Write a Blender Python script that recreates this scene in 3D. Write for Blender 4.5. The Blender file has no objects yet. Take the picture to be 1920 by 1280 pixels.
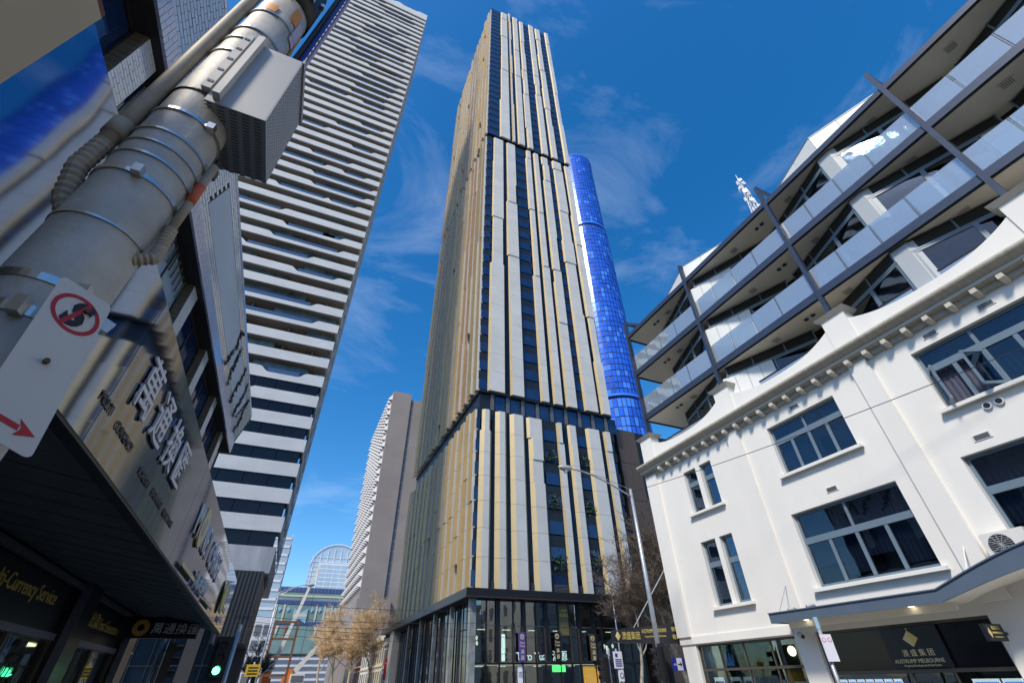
import bpy, bmesh, math, random
from mathutils import Vector, Matrix
random.seed(7)
scene = bpy.context.scene
COL = scene.collection
# ------------------------------------------------------------ camera
cam_d = bpy.data.cameras.new("camera"); cam_d.sensor_width = 36.0; cam_d.lens = 15.633
cam_d.clip_start = 0.05; cam_d.clip_end = 6000.0
cam = bpy.data.objects.new("camera", cam_d); COL.objects.link(cam)
cam.matrix_world = Matrix(((0.917518, -0.229776, -0.324598, 0.0), (-0.397371, -0.562580, -0.724983, 0.0), (-0.016029, 0.794170, -0.607484, 1.6), (0, 0, 0, 1)))
scene.camera = cam
# ------------------------------------------------------------ sky and sun
SUN_AZ, SUN_EL = math.radians(238.0), math.radians(48.0)     # compass bearing from +Y towards +X, elevation
sun_dir = Vector((math.sin(SUN_AZ) * math.cos(SUN_EL), math.cos(SUN_AZ) * math.cos(SUN_EL), math.sin(SUN_EL)))
world = bpy.data.worlds.new("World"); scene.world = world; world.use_nodes = True
nt = world.node_tree; nt.nodes.clear()
def wn(t, **k):
    n = nt.nodes.new(t)
    for a, b in k.items(): setattr(n, a, b)
    return n
w_out = wn("ShaderNodeOutputWorld"); w_bg = wn("ShaderNodeBackground"); w_bg.inputs[1].default_value = 0.135
w_sky = wn("ShaderNodeTexSky", sky_type='NISHITA', sun_disc=False, sun_elevation=SUN_EL, sun_rotation=SUN_AZ,
           altitude=0.0, air_density=1.0, dust_density=0.6, ozone_density=3.0)
w_tc = wn("ShaderNodeTexCoord"); w_map = wn("ShaderNodeMapping"); w_map.inputs['Scale'].default_value = (1.0, 1.6, 2.6)
w_map.inputs['Rotation'].default_value = (0.3, 0.2, 0.9)
w_n = wn("ShaderNodeTexNoise"); w_n.inputs['Scale'].default_value = 2.1; w_n.inputs['Detail'].default_value = 9.0
w_n.inputs['Roughness'].default_value = 0.62; w_n.inputs['Distortion'].default_value = 0.7
w_r = wn("ShaderNodeValToRGB"); w_r.color_ramp.elements[0].position = 0.52; w_r.color_ramp.elements[1].position = 0.9
w_r.color_ramp.elements[0].color = (0, 0, 0, 1); w_r.color_ramp.elements[1].color = (0.22, 0.22, 0.22, 1)
w_mix = wn("ShaderNodeMix", data_type='RGBA'); w_mix.inputs['B'].default_value = (6.6, 7.4, 8.6, 1)
w_hs = wn("ShaderNodeHueSaturation"); w_hs.inputs['Saturation'].default_value = 1.38
L = nt.links.new
L(w_tc.outputs['Generated'], w_map.inputs['Vector']); L(w_map.outputs[0], w_n.inputs['Vector']); L(w_n.outputs[0], w_r.inputs[0])
L(w_r.outputs[0], w_mix.inputs['Factor']); L(w_sky.outputs[0], w_hs.inputs['Color']); L(w_hs.outputs[0], w_mix.inputs['A'])
L(w_mix.outputs['Result'], w_bg.inputs[0]); L(w_bg.outputs[0], w_out.inputs[0])
sun_d = bpy.data.lights.new("sun", 'SUN'); sun_d.energy = 2.7; sun_d.angle = math.radians(9.0); sun_d.color = (1.0, 0.91, 0.79)
sun = bpy.data.objects.new("sun", sun_d); COL.objects.link(sun)
sun.rotation_euler = sun_dir.to_track_quat('Z', 'Y').to_euler(); sun.location = (0, 0, 300)
vs = scene.view_settings; vs.view_transform = 'Standard'; vs.look = 'None'; vs.gamma = 1.0; vs.use_curve_mapping = False; vs.exposure = 0.58
scene.render.engine = 'CYCLES'
cy = scene.cycles; cy.use_denoising = True; cy.max_bounces = 7; cy.diffuse_bounces = 3; cy.glossy_bounces = 4; cy.transparent_max_bounces = 12
cy.transmission_bounces = 4; cy.sample_clamp_indirect = 6.0; cy.caustics_reflective = False; cy.caustics_refractive = False
# ------------------------------------------------------------ materials
MATS = {}
def mat(name, col=(.5, .5, .5), rough=.6, metal=0.0, var=0.0, scale=3.0, bump=0.0, bscale=None, col2=None, emit=None, estr=0.0,
        spec=.5, stretch=(1, 1, 1), detail=6.0, rvar=0.0, coat=0.0):
    """Principled material; colour varies between col and col2 (or a darker col) over a stretched noise, with fine relief."""
    m = bpy.data.materials.new(name); m.use_nodes = True; t = m.node_tree; b = t.nodes['Principled BSDF']
    b.inputs['Base Color'].default_value = (*col, 1); b.inputs['Roughness'].default_value = rough
    b.inputs['Metallic'].default_value = metal; b.inputs['Specular IOR Level'].default_value = spec
    if coat: b.inputs['Coat Weight'].default_value = coat; b.inputs['Coat Roughness'].default_value = .08
    if emit: b.inputs['Emission Color'].default_value = (*emit, 1); b.inputs['Emission Strength'].default_value = estr
    if var or bump or col2 or rvar:
        tc = t.nodes.new("ShaderNodeTexCoord"); mp = t.nodes.new("ShaderNodeMapping"); mp.inputs['Scale'].default_value = stretch
        t.links.new(tc.outputs['Object'], mp.inputs[0])
        n = t.nodes.new("ShaderNodeTexNoise"); n.inputs['Scale'].default_value = scale; n.inputs['Detail'].default_value = detail
        n.inputs['Roughness'].default_value = .6
        t.links.new(mp.outputs[0], n.inputs['Vector'])
        if var or col2:
            r = t.nodes.new("ShaderNodeValToRGB"); e = r.color_ramp.elements
            e[0].position = .32; e[1].position = .68
            c2 = col2 or tuple(c * (1 - var) for c in col)
            e[0].color = (*c2, 1); e[1].color = (*col, 1)
            t.links.new(n.outputs[0], r.inputs[0]); t.links.new(r.outputs[0], b.inputs['Base Color'])
        if rvar:
            mr = t.nodes.new("ShaderNodeMapRange"); mr.inputs[3].default_value = max(0, rough - rvar); mr.inputs[4].default_value = rough + rvar
            t.links.new(n.outputs[0], mr.inputs[0]); t.links.new(mr.outputs[0], b.inputs['Roughness'])
        if bump and bump < 0:                       # long smooth waves of rolled sheet metal
            n2 = t.nodes.new("ShaderNodeTexNoise"); n2.inputs['Scale'].default_value = bscale; n2.inputs['Detail'].default_value = 0
            t.links.new(mp.outputs[0], n2.inputs['Vector'])
            bp = t.nodes.new("ShaderNodeBump"); bp.inputs['Strength'].default_value = -bump; bp.inputs['Distance'].default_value = .05
            t.links.new(n2.outputs[0], bp.inputs['Height']); t.links.new(bp.outputs[0], b.inputs['Normal'])
        elif bump:
            n2 = t.nodes.new("ShaderNodeTexNoise"); n2.inputs['Scale'].default_value = bscale or scale * 4; n2.inputs['Detail'].default_value = 5
            t.links.new(mp.outputs[0], n2.inputs['Vector'])
            bp = t.nodes.new("ShaderNodeBump"); bp.inputs['Strength'].default_value = bump; bp.inputs['Distance'].default_value = .02
            t.links.new(n2.outputs[0], bp.inputs['Height']); t.links.new(bp.outputs[0], b.inputs['Normal'])
    MATS[name] = m
    return m
def glass(name, tint=(.8, .9, .92), refl=.25, rough=.02, wav=0.0, frost=0.0, fres=.6):
    """thin sheet of clear glass: what lies behind shows through, tinted, under a mirror-like reflection"""
    m = bpy.data.materials.new(name); m.use_nodes = True; t = m.node_tree; t.nodes.clear()
    o = t.nodes.new("ShaderNodeOutputMaterial"); tr = t.nodes.new("ShaderNodeBsdfTransparent"); g = t.nodes.new("ShaderNodeBsdfGlossy")
    tr.inputs[0].default_value = (*tint, 1); g.inputs['Roughness'].default_value = rough; g.inputs[0].default_value = (.9, .95, 1, 1)
    lw = t.nodes.new("ShaderNodeLayerWeight"); lw.inputs[0].default_value = .35
    mr = t.nodes.new("ShaderNodeMapRange"); mr.inputs[3].default_value = refl; mr.inputs[4].default_value = min(1, refl + fres)
    t.links.new(lw.outputs['Fresnel'], mr.inputs[0])
    mx = t.nodes.new("ShaderNodeMixShader"); t.links.new(mr.outputs[0], mx.inputs[0]); t.links.new(tr.outputs[0], mx.inputs[1]); t.links.new(g.outputs[0], mx.inputs[2])
    last = mx
    if frost:
        d = t.nodes.new("ShaderNodeBsdfDiffuse"); d.inputs[0].default_value = (.72, .78, .82, 1)
        m2 = t.nodes.new("ShaderNodeMixShader"); m2.inputs[0].default_value = frost
        t.links.new(mx.outputs[0], m2.inputs[1]); t.links.new(d.outputs[0], m2.inputs[2]); last = m2
    if wav:
        tc = t.nodes.new("ShaderNodeTexCoord"); n = t.nodes.new("ShaderNodeTexNoise"); n.inputs['Scale'].default_value = .7
        bp = t.nodes.new("ShaderNodeBump"); bp.inputs['Strength'].default_value = wav; bp.inputs['Distance'].default_value = .05
        t.links.new(tc.outputs['Object'], n.inputs['Vector']); t.links.new(n.outputs[0], bp.inputs['Height']); t.links.new(bp.outputs[0], g.inputs['Normal'])
    t.links.new(last.outputs[0], o.inputs[0]); MATS[name] = m
    return m
# ------------------------------------------------------------ mesh building
class MB:
    """collects faces of one part; build() links them as one mesh object"""
    def __init__(s): s.v = []; s.f = []; s.m = []
    def face(s, pts, m=0):
        b = len(s.v); s.v += [tuple(p) for p in pts]; s.f.append(tuple(range(b, b + len(pts)))); s.m.append(m); return s
    def hexa(s, p, m=0, ms=None):
        """p: 8 points, bottom ring then top ring (both counter-clockwise from above)"""
        b = len(s.v); s.v += [tuple(q) for q in p]
        for i, f in enumerate(((3, 2, 1, 0), (4, 5, 6, 7), (0, 1, 5, 4), (1, 2, 6, 5), (2, 3, 7, 6), (3, 0, 4, 7))):
            s.f.append(tuple(b + j for j in f)); s.m.append(ms[i] if ms else m)
        return s
    def box(s, x0, y0, z0, x1, y1, z1, m=0, ms=None):
        x0, x1 = min(x0, x1), max(x0, x1); y0, y1 = min(y0, y1), max(y0, y1); z0, z1 = min(z0, z1), max(z0, z1)
        return s.hexa([(x0, y0, z0), (x1, y0, z0), (x1, y1, z0), (x0, y1, z0), (x0, y0, z1), (x1, y0, z1), (x1, y1, z1), (x0, y1, z1)], m, ms)
    def prism(s, poly, z0, z1, m=0, axis='z'):
        """poly: counter-clockwise 2-D outline extruded along an axis"""
        k = len(poly); b = len(s.v)
        def P(a, c, h):
            return (a, c, h) if axis == 'z' else ((h, a, c) if axis == 'x' else (a, h, c))
        s.v += [P(a, c, z0) for a, c in poly] + [P(a, c, z1) for a, c in poly]
        s.f.append(tuple(b + i for i in reversed(range(k)))); s.m.append(m)
        s.f.append(tuple(b + k + i for i in range(k))); s.m.append(m)
        for i in range(k):
            j = (i + 1) % k; s.f.append((b + i, b + j, b + k + j, b + k + i)); s.m.append(m)
        return s
    def tube(s, pts, r, n=8, m=0, cap=True):
        """round bar through a list of points; r one radius or one per point"""
        pts = [Vector(p) for p in pts]; k = len(pts); rs = r if isinstance(r, (list, tuple)) else [r] * k
        b = len(s.v); ref = None
        for i, p in enumerate(pts):
            d = (pts[min(i + 1, k - 1)] - pts[max(i - 1, 0)]).normalized()
            if ref is None: ref = Vector((0, 0, 1)) if abs(d.z) < .9 else Vector((1, 0, 0))
            u = d.cross(ref).normalized(); w = u.cross(d).normalized(); ref = w
            for j in range(n):
                a = 2 * math.pi * j / n; s.v.append(tuple(p + u * (math.cos(a) * rs[i]) + w * (math.sin(a) * rs[i])))
        for i in range(k - 1):
            for j in range(n):
                j2 = (j + 1) % n; s.f.append((b + i * n + j, b + i * n + j2, b + (i + 1) * n + j2, b + (i + 1) * n + j)); s.m.append(m)
        if cap:
            s.f.append(tuple(b + j for j in reversed(range(n)))); s.m.append(m)
            s.f.append(tuple(b + (k - 1) * n + j for j in range(n))); s.m.append(m)
        return s
    def cyl(s, c, r, h, n=16, m=0, axis='z', r2=None):
        x, y, z = c; d = {'x': (h, 0, 0), 'y': (0, h, 0), 'z': (0, 0, h)}[axis]
        return s.tube([(x, y, z), (x + d[0], y + d[1], z + d[2])], [r, r if r2 is None else r2], n, m)
    def beam(s, a, b, w, h, m=0, up=(0, 0, 1)):
        """rectangular bar between two points"""
        a, b = Vector(a), Vector(b); d = (b - a).normalized(); u = d.cross(Vector(up))
        if u.length < 1e-4: u = d.cross(Vector((1, 0, 0)))
        u.normalize(); w_ = u.cross(d).normalized(); u *= w / 2; w_ *= h / 2
        return s.hexa([a - u - w_, a + u - w_, b + u - w_, b - u - w_, a - u + w_, a + u + w_, b + u + w_, b - u + w_], m)
    def build(s, name, mats, parent=None, smooth=False, kind=None, origin=None):
        me = bpy.data.meshes.new(name)
        o_ = Vector(origin) if origin is not None else None
        v = [tuple(Vector(p) - o_) for p in s.v] if o_ is not None else s.v
        me.from_pydata(v, [], s.f)
        for mm in (mats if isinstance(mats, (list, tuple)) else [mats]): me.materials.append(MATS[mm] if isinstance(mm, str) else mm)
        if any(s.m): me.polygons.foreach_set('material_index', s.m)
        if smooth: me.polygons.foreach_set('use_smooth', [True] * len(s.f))
        bm = bmesh.new(); bm.from_mesh(me); bmesh.ops.recalc_face_normals(bm, faces=bm.faces); bm.to_mesh(me); bm.free()
        me.update()
        return put(name, me, parent, kind, o_)
def put(name, me, parent=None, kind=None, loc=None):
    o = bpy.data.objects.new(name, me); COL.objects.link(o)
    if loc is not None: o.location = loc
    if parent is not None: attach(o, parent)
    if kind: o["kind"] = kind
    return o
def world_loc(o):
    p = Vector(o.location)
    while o.parent is not None:
        o = o.parent; p = p + Vector((0, 0, 0))
    return p
BASE = {}
def attach(o, parent):
    o.parent = parent
    m = BASE.get(parent.name)
    if m is not None: o.matrix_parent_inverse = m
def thing(name, label, cat, loc, group=None):
    e = bpy.data.objects.new(name, None); COL.objects.link(e); e.empty_display_size = .3
    e.location = loc; BASE[e.name] = Matrix.Translation(-Vector(loc))
    return tag(e, label, cat, group)
def tag(o, label, cat, group=None):
    o["label"] = label; o["category"] = cat
    if group: o["group"] = group
    return o
def struct(o): o["kind"] = "structure"; return o
def part_of(o): BASE.setdefault(o.name, None); return o
CAMP = Vector((0, 0, 1.6))
def pieces(name, items, mats, parent, limit=300, rest_name=None, smooth=False):
    """items: MB objects, one per piece; the largest as seen from the street become parts, the others one joined part"""
    def key(b):
        c = Vector((0, 0, 0))
        for p in b.v: c += Vector(p)
        c /= len(b.v); ext = max((Vector(p) - c).length for p in b.v)
        return -ext / max(.5, (c - CAMP).length)
    items = sorted(items, key=key)
    for b in items[:limit]: b.build(name, mats, parent, smooth)
    if len(items) > limit:
        j = MB()
        for b in items[limit:]:
            k = len(j.v); j.v += b.v; j.f += [tuple(k + i for i in f) for f in b.f]; j.m += b.m
        j.build(rest_name or name, mats, parent, smooth, kind="stuff")
def text(name, s, size, loc, right, up, m, parent=None, depth=.01, align='LEFT', shear=0.0, sx=1.0, bold=0.0, ay='BOTTOM_BASELINE', space=1.0):
    c = bpy.data.curves.new(name, 'FONT'); c.body = s; c.size = size; c.extrude = depth / 2; c.align_x = align; c.shear = shear; c.offset = bold; c.align_y = ay
    c.resolution_u = 3; c.space_character = space
    t = bpy.data.objects.new(name, c); COL.objects.link(t)
    me = bpy.data.meshes.new_from_object(t); bpy.data.objects.remove(t); bpy.data.curves.remove(c)
    r = Vector(right).normalized(); u = Vector(up).normalized(); n = r.cross(u)
    M_ = Matrix(((r.x * sx, u.x, n.x, loc[0]), (r.y * sx, u.y, n.y, loc[1]), (r.z * sx, u.z, n.z, loc[2]), (0, 0, 0, 1)))
    me.transform(M_); me.materials.clear(); me.materials.append(MATS[m])
    return put(name, me, parent)
# ------------------------------------------------------------ the palette
mat('asphalt', (.055, .055, .058), .9, var=.3, scale=2, bump=.4, bscale=60)
mat('paving', (.40, .395, .38), .8, var=.25, scale=1.2, bump=.2, bscale=30)
mat('kerb_stone', (.20, .20, .21), .8, var=.3, scale=3, bump=.2)
mat('road_paint', (.78, .78, .75), .7, var=.25, scale=8)
mat('white_render', (.82, .80, .735), .85, var=.07, scale=.7, bump=.10, bscale=26, stretch=(1, 1, .35))
mat('cream_render', (.60, .555, .46), .85, var=.10, scale=1.5, bump=.08, bscale=30)
mat('gutter_paint', (.45, .41, .33), .75, var=.28, scale=2.5, stretch=(1, 4, 1), bump=.06)
mat('grey_frame', (.155, .215, .265), .42, var=.10, scale=6)
mat('navy_steel', (.045, .062, .10), .42, metal=.25, var=.18, scale=3)
mat('dark_louvre', (.05, .055, .055), .55)
mat('soffit_white', (.88, .85, .74), .85, var=.06, scale=1)
mat('panel_white', (.72, .73, .70), .55, var=.05, scale=.8)
mat('curtain', (.10, .11, .17), .9, var=.4, scale=5, stretch=(6, 6, .3))
mat('dark_room', (.016, .018, .022), .9)
mat('interior_warm', (.25, .16, .08), .8, var=.5, scale=.8)
mat('ceiling_lamp', (1, .9, .7), .5, emit=(1, .86, .6), estr=3)
mat('neon_white', (1, 1, .95), .5, emit=(1, .97, .9), estr=3.2)
mat('screen_white', (.9, .95, 1), .4, emit=(.85, .93, 1), estr=.9)
mat('screen_blue', (.15, .3, .8), .4, emit=(.2, .4, 1), estr=.8, var=.5, scale=6)
mat('poster_green', (.01, .12, .08), .45, var=.1)
mat('poster_white', (.75, .77, .85), .45)
mat('poster_orange', (.75, .16, .03), .45, col2=(.75, .45, .02), scale=2)
mat('poster_sky', (.12, .25, .65), .45, col2=(.5, .6, .85), scale=2.5)
mat('poster_dark', (.02, .05, .07), .45)
mat('black_sign', (.012, .014, .02), .35)
mat('gold_letter', (.72, .58, .17), .4, metal=.1)
mat('pale_gold', (.75, .65, .36), .4)
mat('white_letter', (.86, .86, .88), .5, var=.05)
mat('bronze_frame', (.10, .088, .07), .45, metal=.3)
mat('awning_blue', (.10, .14, .195), .5, var=.12, scale=2)
mat('galvanised', (.50, .55, .60), .42, metal=.55, var=.25, scale=5, rvar=.1)
mat('white_enamel', (.76, .75, .69), .5, var=.06, scale=4)
mat('plastic_grey', (.42, .43, .42), .5)
mat('black_plastic', (.012, .012, .014), .45)
mat('wire_black', (.02, .02, .022), .6)
mat('sign_blue', (.02, .03, .32), .4)
mat('sign_red', (.55, .02, .03), .45)
mat('sign_yellow', (.75, .48, .03), .45)
mat('green_light', (.05, .9, .3), .3, emit=(.08, 1, .35), estr=6)
mat('lens_dark_red', (.06, .012, .01), .2)
mat('lens_dark_amber', (.07, .03, .008), .2)
mat('orange_paint', (.75, .20, .03), .45)
glass('clear_glass', (.55, .62, .68), .03, .015, wav=.10, fres=.40)
glass('balcony_glass', (.74, .88, .88), .26, .03, wav=.15, frost=.24)
glass('shop_glass', (.66, .72, .72), .03, .012, wav=.10)
# ------------------------------------------------------------ ground
struct(MB().box(-1500, -1500, -.6, 1500, 2500, -.006).build('ground', 'paving'))
struct(MB().box(-.2, -200, -.004, 12.2, 1200, .0).build('road', 'asphalt'))
struct(MB().box(-400, 24.5, .002, 400, 43.5, .006).build('cross_road', 'asphalt'))
def pavement(x0, y0, x1, y1, name='pavement'):
    o = struct(MB().box(x0, y0, .0, x1, y1, .13).build(name, 'paving'))
    return o
pavement(-6, -60, -.55, 22); pavement(12.6, -60, 17, 22); pavement(-6, 46, -.55, 600); pavement(12.6, 46, 18, 600)
for x, y0, y1 in ((-.55, -60, 22), (12.2, -60, 22), (-.55, 46, 600), (12.2, 46, 600)):
    struct(MB().box(x, y0, .0, x + .35, y1, .15).build('kerb', 'kerb_stone'))
mk = MB()
for i in range(24): mk.box(5.9, -40 + i * 3.0, .004, 6.05, -38.6 + i * 3.0, .008)
for i in range(12): mk.box(.4 + i * .95, 21.2, .008, .9 + i * .95, 23.4, .012)
struct(mk.build('road_marking', 'road_paint'))
# ------------------------------------------------------------ white rendered corner building, street front at X = 16
WX = 16.0
WB = thing('corner_building', 'white rendered corner building with bracketed cornice and grey window frames', 'building', (WX + 4, 5, 0))
def wall_sheet(x, y0, y1, z0, z1, holes, depth, mb):
    """front skin facing -X with rectangular openings (ya, yb, za, zb) and their reveals"""
    ys = sorted({y0, y1, *[h[0] for h in holes], *[h[1] for h in holes]}); zs = sorted({z0, z1, *[h[2] for h in holes], *[h[3] for h in holes]})
    for a, b in zip(ys, ys[1:]):
        for c, d in zip(zs, zs[1:]):
            my, mz = (a + b) / 2, (c + d) / 2
            if any(h[0] < my < h[1] and h[2] < mz < h[3] for h in holes): continue
            mb.face([(x, a, c), (x, a, d), (x, b, d), (x, b, c)])
    for a, b, c, d in holes:
        X = x + depth
        mb.face([(x, a, c), (X, a, c), (X, a, d), (x, a, d)]); mb.face([(x, b, c), (x, b, d), (X, b, d), (X, b, c)])
        mb.face([(x, a, d), (X, a, d), (X, b, d), (x, b, d)]); mb.face([(x, a, c), (x, b, c), (X, b, c), (X, a, c)])
wins = [(15.06, 15.85, 7.55, 9.45), (14.08, 14.80, 7.55, 9.45), (15.02, 15.88, 3.9, 6.33), (14.08, 14.78, 3.9, 6.33),
        (8.01, 10.88, 7.62, 9.5), (2.45, 5.35, 7.62, 9.5), (7.53, 11.24, 3.92, 6.26), (2.05, 5.76, 3.92, 6.30)]
shops = [(12.78, 17.58, .25, 2.70), (7.15, 12.0, .25, 2.74)]
m = MB(); wall_sheet(WX, -9, 18.4, .13, 10.7, wins + shops, .26, m)
m.face([(WX, 18.4, .13), (WX, 18.4, 10.7), (30, 18.4, 10.7), (30, 18.4, .13)])
m.face([(WX, 18.4, 10.7), (WX, -9, 10.7), (30, -9, 10.7), (30, 18.4, 10.7)])
m.face([(WX, -9, .13), (30, -9, .13), (30, -9, 10.7), (WX, -9, 10.7)])
m.build('wall', 'white_render', WB)
for a, b in ((17.66, 18.44), (12.15, 12.74), (6.46, 7.05), (.9, 1.5)):
    p = MB(); p.box(WX - .13, a, 3.0, WX - .001, b, 10.05); p.build('pilaster', 'white_render', WB)
MB().box(WX - .06, 12.74, 2.74, WX - .002, 18.42, 3.0).build('string_course', 'white_render', WB)
# each window: frame bars, panes, sill, a curtain behind
def window(y0, y1, z0, z1, transom, cols, tcols, open_=False):
    f = MB(); X = WX + .17; w = .085; t = .07
    f.box(X, y0, z0, X + t, y0 + w, z1); f.box(X, y1 - w, z0, X + t, y1, z1)
    f.box(X, y0 + w, z0, X + t, y1 - w, z0 + w); f.box(X, y0 + w, z1 - w, X + t, y1 - w, z1)
    f.box(X - .02, y0 + w, transom - .10, X + t, y1 - w, transom + .10)
    for k in range(1, cols):
        y = y0 + (y1 - y0) * k / cols; f.box(X - .01, y - .055, z0 + w, X + t - .01, y + .055, transom - .10)
    for k in range(1, tcols):
        y = y0 + (y1 - y0) * k / tcols; f.box(X - .01, y - .045, transom + .10, X + t - .01, y + .045, z1 - w)
    fr = f.build('window', 'grey_frame', WB)
    for k in range(cols):
        a = y0 + (y1 - y0) * k / cols; b = y0 + (y1 - y0) * (k + 1) / cols
        if open_ and k in (2, 3): continue
        MB().box(X + .03, a + .05, z0 + w, X + .036, b - .05, transom - .10).build('pane', 'clear_glass', fr)
    for k in range(tcols):
        a = y0 + (y1 - y0) * k / tcols; b = y0 + (y1 - y0) * (k + 1) / tcols
        MB().box(X + .03, a + .045, transom + .10, X + .036, b - .045, z1 - w).build('pane', 'clear_glass', fr)
    return fr
def sill(y0, y1, z):
    s = MB(); s.prism([(WX - .17, z - .13), (WX + .2, z - .10), (WX + .2, z + .004), (WX - .17, z - .03)], y0 - .16, y1 + .16, 0, 'y')
    s.build('sill', 'white_render', WB)
for i, (a, b, c, d) in enumerate(wins):
    narrow = b - a < 1
    window(a, b, c, d, d - (.62 if c > 7 else .92), 1 if narrow else 4, 1 if narrow else 2, open_=(i == 5))
    back = MB(); back.box(WX + .55, a - .3, c - .2, WX + .6, b + .3, d + .2)
    back.box(WX + .27, a - .3, c - .2, WX + .55, a - .25, d + .2); back.build('room', 'dark_room', WB)
    cu = MB(); n = int((b - a) / .07); lo = c + .03; cut = (.55 if i in (6, 7) else 0)
    for k in range(n):
        y = a + (b - a) * k / n; y2 = a + (b - a) * (k + 1) / n; x = WX + .36 + .035 * (k % 2); x2 = WX + .36 + .035 * ((k + 1) % 2)
        if i == 4 and .28 < k / n < .42: continue
        cu.face([(x, y, lo + cut * (1.1 if (k * 4 // n) % 2 else .4)), (x2, y2, lo + cut * (1.1 if (k * 4 // n) % 2 else .4)), (x2, y2, d), (x, y, d)])
    cu.build('curtain', 'curtain', WB)
sill(14.08, 15.85, 7.55); sill(14.08, 15.88, 3.9); sill(8.01, 10.88, 7.62); sill(2.45, 5.35, 7.62); sill(7.53, 11.24, 3.92); sill(2.05, 5.76, 3.92)
# the two casements of the top window that stand open
for hinge, s in ((5.27, 1), (3.92, -1)):
    c = MB(); L_, zt, zb = .62, 8.74, 7.72; ang = math.radians(62)
    ux, uy = -math.sin(ang), -s * math.cos(ang); p = lambda t, z: (WX + .15 + ux * t, hinge + uy * t, z)
    c.beam(p(0, zb), p(L_, zb), .05, .07); c.beam(p(0, zt), p(L_, zt), .05, .07); c.beam(p(0.03, zb), p(0.03, zt), .06, .05, up=(1, 0, 0)); c.beam(p(L_ - .03, zb), p(L_ - .03, zt), .06, .05, up=(1, 0, 0))
    cas = c.build('open_casement', 'grey_frame', WB)
    g = MB(); g.beam(p(.06, (zb + zt) / 2), p(L_ - .06, (zb + zt) / 2), .008, zt - zb - .07); g.build('pane', 'clear_glass', cas)
# wall vents with slats, round vents
for y, z in ((9.44, 9.78), (4.64, 9.78), (3.19, 9.78), (5.06, 6.62), (9.43, 6.62)):
    v = MB(); v.box(WX - .02, y - .21, z - .085, WX - .001, y + .21, z + .085); vo = v.build('wall_vent', 'white_enamel', WB)
    sl = MB()
    for k in range(4): sl.box(WX - .028, y - .17, z - .062 + k * .034, WX - .021, y + .17, z - .044 + k * .034)
    sl.build('slat', 'black_plastic', vo)
for y in (4.28, 4.55):
    v = MB().tube([(WX - .06, y, 7.28), (WX + .01, y, 7.28)], .10, 16).build('round_vent', 'white_enamel', WB)
    MB().tube([(WX - .064, y, 7.28), (WX - .061, y, 7.28)], .075, 16).build('grille', 'black_plastic', v)
# cornice: bed mould, gutter, brackets
c = MB(); c.prism([(16.0, 10.05), (16.0, 10.66), (15.45, 10.62), (15.43, 10.55), (15.45, 10.50), (15.70, 10.33), (15.70, 10.24), (15.73, 10.23), (15.88, 10.21), (15.88, 10.05)][::-1], -9, 18.5, 0, 'y')
c.build('cornice', 'gutter_paint', WB)
MB().prism([(15.68, 10.26), (15.66, 10.30), (15.66, 10.345), (15.70, 10.36), (15.705, 10.26)], -9, 18.52, 0, 'y').build('cornice_moulding', 'cream_render', WB)
k = 0; y = 17.05
for k in range(30):
    y = 17.05 - k * .633
    if any(a - .05 < y < b + .05 for a, b in ((12.1, 12.5), (6.35, 6.75))): continue
    b = MB(); b.prism([(15.64, 10.07), (15.64, 10.20), (15.87, 10.20), (15.999, 10.06), (15.999, 9.98), (15.86, 10.0)], y - .075, y + .075, 0, 'y')
    b.build('bracket', 'cream_render', WB)
# scalloped parapet between capped piers
for y0, y1 in ((12.75, 17.5), (7.15, 11.9), (1.55, 6.3), (-4.05, .7)):
    pts = []
    for k in range(25):
        t = k / 24; pts.append((y0 + (y1 - y0) * t, 11.28 + .48 * abs(2 * t - 1) ** 2.6))
    p = MB(); p.prism([(y0, 10.6)] + [(y1, 10.6)] + pts[::-1], WX + .01, WX + .28, 0, 'x'); p.build('parapet', 'white_render', WB)
for y0, y1 in ((17.5, 18.38), (11.9, 12.75), (6.3, 7.15), (.7, 1.55)):
    p = MB(); p.box(WX - .05, y0, 10.6, WX + .5, y1, 12.12); pier = p.build('parapet_pier', 'white_render', WB)
    MB().hexa([(WX - .10, y0 - .06, 12.12), (WX + .55, y0 - .06, 12.12), (WX + .55, y1 + .06, 12.12), (WX - .10, y1 + .06, 12.12),
               (WX - .22, y0 - .17, 12.25), (WX + .67, y0 - .17, 12.25), (WX + .67, y1 + .17, 12.25), (WX - .22, y1 + .17, 12.25)]).build('pier_cap', 'cream_render', pier)
# shop fronts
mat('tinted_film', (.012, .013, .018), .12, spec=.25, var=.3, scale=1)
def shopfront(y0, y1, z1, cols, rail, upper='shop_glass'):
    f = MB(); X = WX + .12
    f.box(X, y0, .25, X + .08, y0 + .07, z1); f.box(X, y1 - .07, .25, X + .08, y1, z1); f.box(X, y0 + .07, z1 - .07, X + .08, y1 - .07, z1)
    f.box(X - .01, y0 + .07, rail - .04, X + .07, y1 - .07, rail + .04)
    for y in cols: f.box(X + .005, y - .028, .25, X + .075, y + .028, z1 - .07)
    fr = f.build('shopfront', 'bronze_frame', WB)
    ys = [y0 + .07] + list(cols) + [y1 - .07]
    for a, b in zip(ys, ys[1:]):
        MB().box(X + .03, a + .03, .3, X + .036, b - .03, rail - .045).build('pane', 'shop_glass', fr)
        MB().box(X + .03, a + .03, rail + .045, X + .036, b - .03, z1 - .08).build('pane', upper, fr)
    return fr
sf1 = shopfront(12.78, 17.58, 2.70, (16.42, 15.2, 13.95), 1.86)
sf2 = shopfront(7.15, 12.0, 2.74, (9.62, 8.55), 1.66, 'tinted_film')
r = MB(); r.box(WX + 1.6, 7, .2, WX + 1.65, 17.7, 3.0); r.box(WX + .27, 7, 2.72, WX + 1.6, 17.7, 2.8); r.build('shop_interior', 'dark_room', WB)
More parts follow.
